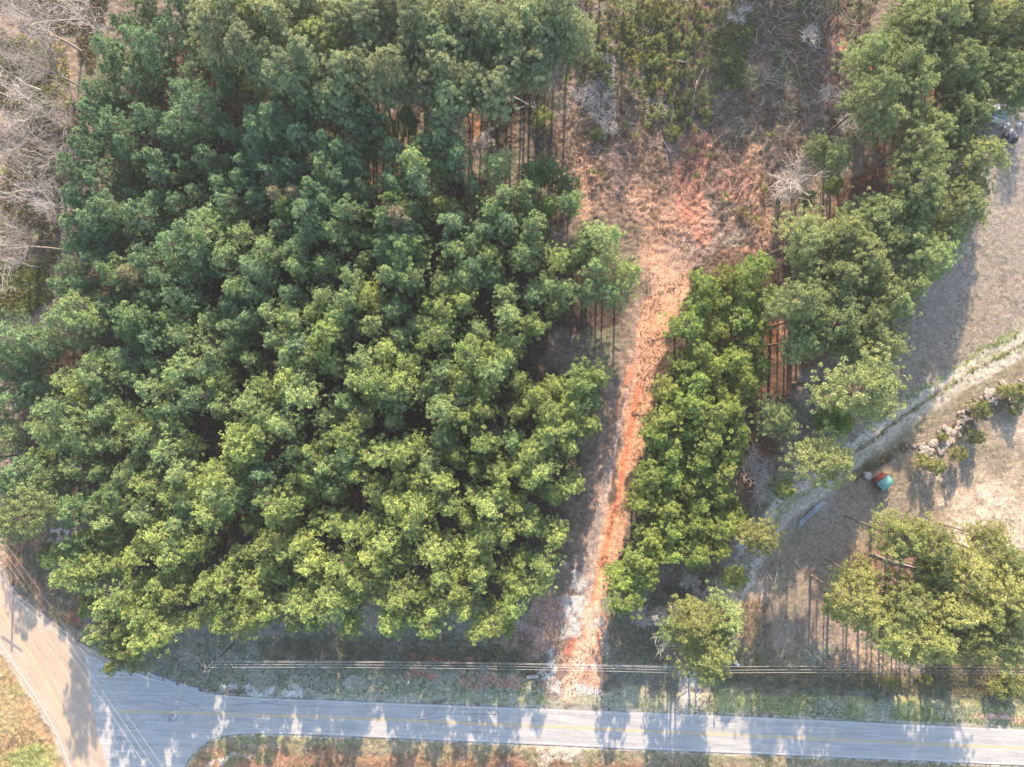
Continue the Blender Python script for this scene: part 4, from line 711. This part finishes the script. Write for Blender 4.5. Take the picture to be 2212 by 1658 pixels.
# round concrete slab
p = P(1874, 1027.5); v, f = tubes([(np.array([0, 0, -.05]), np.array([0, 0, .32]), .62, .60)], 24); ws = tag(link('well_cover', None, None, (p[0], p[1], .05)), 'round pale concrete well cover near the teal shed', 'well cover')
nt_ = 24; an = np.arange(nt_)/nt_*6.2832; lid = np.array([[.6*math.cos(a), .6*math.sin(a), .32] for a in an]+[[.4*math.cos(a), .4*math.sin(a), .38] for a in an]+[[.02*math.cos(a), .02*math.sin(a), .40] for a in an])
lf_ = np.array([[r*nt_+i, r*nt_+(i+1) % nt_, (r+1)*nt_+(i+1) % nt_, (r+1)*nt_+i] for r in (0, 1) for i in range(nt_)])
part('ring', (v, f), M_CONC, ws, smooth=False); part('lid', (lid, lf_), M_CONC, ws)
# poles and wires
M_POLE = simple('treated_pole', (.10, .085, .07), (.24, .20, .16), 2, .9, stretch=(6, 6, .5)); M_WIRE = simple('aluminium_wire', (.50, .48, .45), (.6, .58, .55), 3, .5); M_GUY = simple('yellow_guy_guard', (.55, .42, .12), (.6, .46, .15), 3, .6)
M_CER = simple('grey_porcelain', (.4, .4, .4), (.6, .6, .6), 3, .4)
HT = [7.7, 8.1, 9.0, 10.0]
def pole(dx, dy, h, label, guys=(), arm=False):
    p = P(dx, dy); e = thing('utility_pole', label, 'utility pole', (p[0], p[1], 0))
    v, f = tubes([(np.zeros(3), np.array([0, 0, h*.5]), .24, .2), (np.array([0, 0, h*.5]), np.array([0, 0, h]), .2, .16)], 10); tp, tf = tubes([(np.array([0, 0, h]), np.array([0, 0, h+.04]), .13, .01)], 10)
    part('pole', join([(v, f), (tp, tf)]), M_POLE, e)
    for z in HT:
        v, f = tubes([(np.array([0, .15, z]), np.array([0, .34, z]), .05, .09), (np.array([0, .34, z]), np.array([0, .42, z]), .09, .04)], 8); part('insulator', (v, f), M_CER, e)
    if arm: part('crossarm', box((0, 0, h-.7), (4.2, .14, .16), math.radians(-35)), M_WOOD, e)
    else:
        v, f = tubes([(np.array([.1, -.36, h-1.3]), np.array([.1, -.36, h-.5]), .16, .16)], 10); part('fuse_can', (v, f), M_CER, e)
    for gx_, gy_ in guys:
        g = P(gx_, gy_)-p; top_ = np.array([0, 0, h-.8]); v, f = tubes([(top_, g, .018, .018)], 4); part('guy_wire', (v, f), M_WIRE, e)
        d = norm(top_-g); v, f = tubes([(g+d*.1, g+d*2.4, .05, .05)], 6); part('guy_guard', (v, f), M_GUY, e)
    return p
A = pole(503, 1394, 10.6, 'leaning-looking utility pole with stacked insulators at the left end of the roadside lines', [(424,1394), (408,1408)])
B = pole(1452, 1404, 10.6, 'utility pole half hidden by the roadside pines')
Cp = pole(2380, 1412, 10.6, 'utility pole past the right frame edge')
def wire(a, b, sag, r, label, name='power_line'):
    a, b = np.array(a, float), np.array(b, float); m = a.copy(); n = 28; pts = [(a+(b-a)*t)-np.array([0, 0, 4*sag*t*(1-t)])-m for t in np.linspace(0, 1, n+1)]
    v, f = tubes([(pts[i], pts[i+1], r, r) for i in range(n)], 5); tag(link(name, mesh_np(name, v, f, M_WIRE), None, tuple(m)), label, 'power line')
WN = ['topmost and nearest to the forest', 'second from the forest', 'third from the forest', 'lowest on the photo, nearest the road']
for z, wn in zip(HT, WN):
    up_ = lambda q, z: (q[0], q[1]+.4, z)
    wire(up_(A, z), up_(B, z+.3), .7, .014, 'wire over the verge left of the roadside pines, '+wn)
    if z != HT[1]: wire(up_(B, z+.3), up_(Cp, z), .7, .015, 'wire over the verge right of the roadside pines, '+wn)
D1 = pole(33, 1111, 10.8, 'utility pole at the left edge beside the side road', arm=True)
D2 = pole(470, 1800, 10.8, 'utility pole past the bottom frame edge by the junction', arm=True)
for (x0, y0, x1, y1, zz, lb) in ((-29,1139,480,1880,10.2,'wire crossing the side road, middle of three'),(-40,1139,461,1880,10.2,'wire crossing the side road, lowest of three'),(-16,1136,500,1878,8.6,'thin wire crossing the side road, nearest the forest')):
    wire(P(x0, y0, zz), P(x1, y1, zz), .5, .010, lb)
# mailbox, marker box
p = P(1543, 1532); e = thing('mailbox', 'mailbox on a wooden post at the road edge beside the farm track', 'mailbox', (p[0], p[1], 0), .1); part('post', box((0, 0, 0), (.12, .12, 1.05)), M_WOOD, e)
mb = []; an = np.linspace(0, math.pi, 9); sec = [(-.12, 1.06), (.12, 1.06)]+[(.12*math.cos(a), 1.18+.12*math.sin(a)) for a in an]
n = len(sec); V = np.array([[x, y, z] for y in (-.45, .15) for x, z in sec]); F = np.array([[i, (i+1) % n, n+(i+1) % n, n+i] for i in range(n)]+[[0, 1, 2, 10], [10, 2, 3, 9], [9, 3, 4, 8], [8, 4, 5, 7], [n, n+10, n+2, n+1], [n+10, n+9, n+3, n+2], [n+9, n+8, n+4, n+3], [n+8, n+7, n+5, n+4]])
part('box', (V, F), M_BLACK, e); part('flag', box((.14, -.1, 1.15), (.02, .05, .22)), M_RED, e)
p = P(1586, 1427); e = thing('marker_box', 'white box on a short post standing in the verge right of the roadside pines', 'utility box', (p[0], p[1], 0), -.7); part('post', box((0, 0, 0), (.1, .1, 1.0)), M_WOOD, e); part('box', join([box((0, 0, 1.0), (1.0, .42, .3)), box((0, 0, 1.303), (1.06, .48, .05))]), M_WHITE, e)
# cart, chairs, camper at the wood edge (upper right)
p = P(2177, 300); e = thing('utility_cart', 'small dark utility cart with grey roof panel parked at the wood edge', 'cart', (p[0], p[1], 0), -.15)
part('body', join([box((0, 0, .35), (2.3, 1.1, .35)), box((.85, 0, .70), (.55, 1.0, .25)), box((-.85, 0, .70), (.6, 1.05, .22))]), M_BLACK, e); part('seat', join([box((-.15, 0, .70), (.5, 1.0, .14)), box((-.42, 0, .70), (.12, 1.0, .5))]), M_WOOD, e)
part('roof', box((-.55, 0, 1.8), (1.2, 1.15, .06)), simple('dark_canopy', (.10, .10, .12), (.16, .16, .18), 3, .8), e); part('roof_post', join([box((x, y, .7), (.05, .05, 1.1)) for x in (-1.1, 0.0) for y in (-.5, .5)]), M_BLACK, e)
for x in (-.8, .8):
    for y in (-.58, .58): v, f = tubes([(np.array([x, y-.1, .28]), np.array([x, y+.1, .28]), .28, .28)], 14); v2, f2 = tubes([(np.array([x, y-.11, .28]), np.array([x, y-.1, .28]), .01, .28), (np.array([x, y+.1, .28]), np.array([x, y+.11, .28]), .28, .01)], 14); part('wheel', join([(v, f), (v2, f2)]), M_BLACK, e)
for x, y, rz, lb in ((2181,285,.2,'upper white plastic chair beside the dark cart'),(2179,291,1.2,'lower white plastic chair beside the dark cart')):
    p = P(x, y); e = thing('chair', lb, 'chair', (p[0], p[1], 0), rz); part('seat', box((0, 0, .42), (.5, .5, .05)), M_WHITE, e); part('backrest', box((0, -.25, .45), (.48, .05, .45)), M_WHITE, e)
    for lx in (-.2, .2):
        for ly in (-.2, .2): part('leg', box((lx, ly, 0), (.05, .05, .42)), M_WHITE, e)
p = P(2142, 232, 2.4); e = thing('camper', 'pale blue white camper roof showing between the tall pines', 'camper', (p[0], p[1], 0), -.35)
part('body', box((0, 0, .5), (6.0, 2.2, 1.7)), M_WHITE, e); part('roof', join([box((0, 0, 2.203), (6.1, 2.3, .12)), box((0, 0, 2.326), (5.7, 1.9, .08))]), simple('pale_blue_roof', (.12, .15, .16), (.20, .24, .25), 1.2, .8), e); part('roof_vent', box((1.2, 0, 2.41), (.6, .5, .18)), M_WHITE, e); part('window', join([box((-1, -1.105, 1.2), (1.2, .03, .5)), box((1, -1.105, 1.2), (1.2, .03, .5))]), M_BLACK, e)
for yy in (-.9, .9): v, f = tubes([(np.array([0, yy-.12, .35]), np.array([0, yy+.12, .35]), .35, .35)], 14); part('wheel', (v, f), M_BLACK, e)
for x, y, c_, lb in ((2163,278,M_GALV,'blue grey barrel left of the white chairs'),(2196,272,M_WHITE,'white barrel right of the white chairs'),(2205,265,M_GALV,'grey barrel near the right frame edge'),(2172,272,M_WHITE,'small white drum above the white chairs')):
    p = P(x, y); e = thing('barrel', lb, 'barrel', (p[0], p[1], 0)); v, f = tubes([(np.zeros(3), np.array([0, 0, .3]), .28, .3), (np.array([0, 0, .3]), np.array([0, 0, .6]), .3, .3), (np.array([0, 0, .6]), np.array([0, 0, .9]), .3, .28)], 14); part('drum', (v, f), c_, e); v, f = tubes([(np.array([0, 0, .86]), np.array([0, 0, .862]), .27, .005)], 14); part('lid', (v, f), c_, e)
# culvert pipe and specks of roadside trash
p = P(1150, 1463); v, f = tubes([(np.array([-1, 0, .05]), np.array([1, 0, .05]), .3, .3)], 14); tag(link('culvert_pipe', mesh_np('culvert_pipe', v, f, M_CONC, smooth=True), None, (p[0], p[1], -.15), (0, 0, .1)), 'grey culvert pipe end in the ditch left of the dirt track', 'culvert pipe')
c = np.concatenate([rand_in([(420,1380),(1150,1400),(1150,1500),(500,1495)], 60), rand_in([(1300,1400),(2212,1420),(2212,1560),(1300,1530)], 80), rand_in([(450,1610),(2212,1660),(2212,1680),(450,1660)], 40), rand_in([(1820,1430),(2100,1440),(2100,1470),(1820,1460)], 60)])
bx = []
for x, y in c: q = P(x, y); bx.append(box((q[0], q[1], float(gz(q[0], q[1]))), (R.uniform(.08, .25), R.uniform(.06, .14), .05), R.uniform(0, 3)))
tag(link('litter', mesh_np('litter', *join(bx), M_WHITE)), 'white specks of litter scattered on the roadside grass', 'litter', kind='stuff')

# ------------------------------------------------------------------ thin morning haze
m = bpy.data.materials.new('haze'); m.use_nodes = True; n = m.node_tree; n.nodes.clear(); o_ = N(n, 'ShaderNodeOutputMaterial'); v_ = N(n, 'ShaderNodeVolumePrincipled')
v_.inputs['Color'].default_value = (.93, .95, 1, 1); v_.inputs['Density'].default_value = HAZE; v_.inputs['Anisotropy'].default_value = .2; n.links.new(v_.outputs[0], o_.inputs['Volume'])
v, f = box((0, 0, -2.5), (5200, 5200, H+5.5)); tag(link('haze', mesh_np('haze', v, f, m)), 'thin pale haze in the air above the forest', 'haze', kind='stuff')
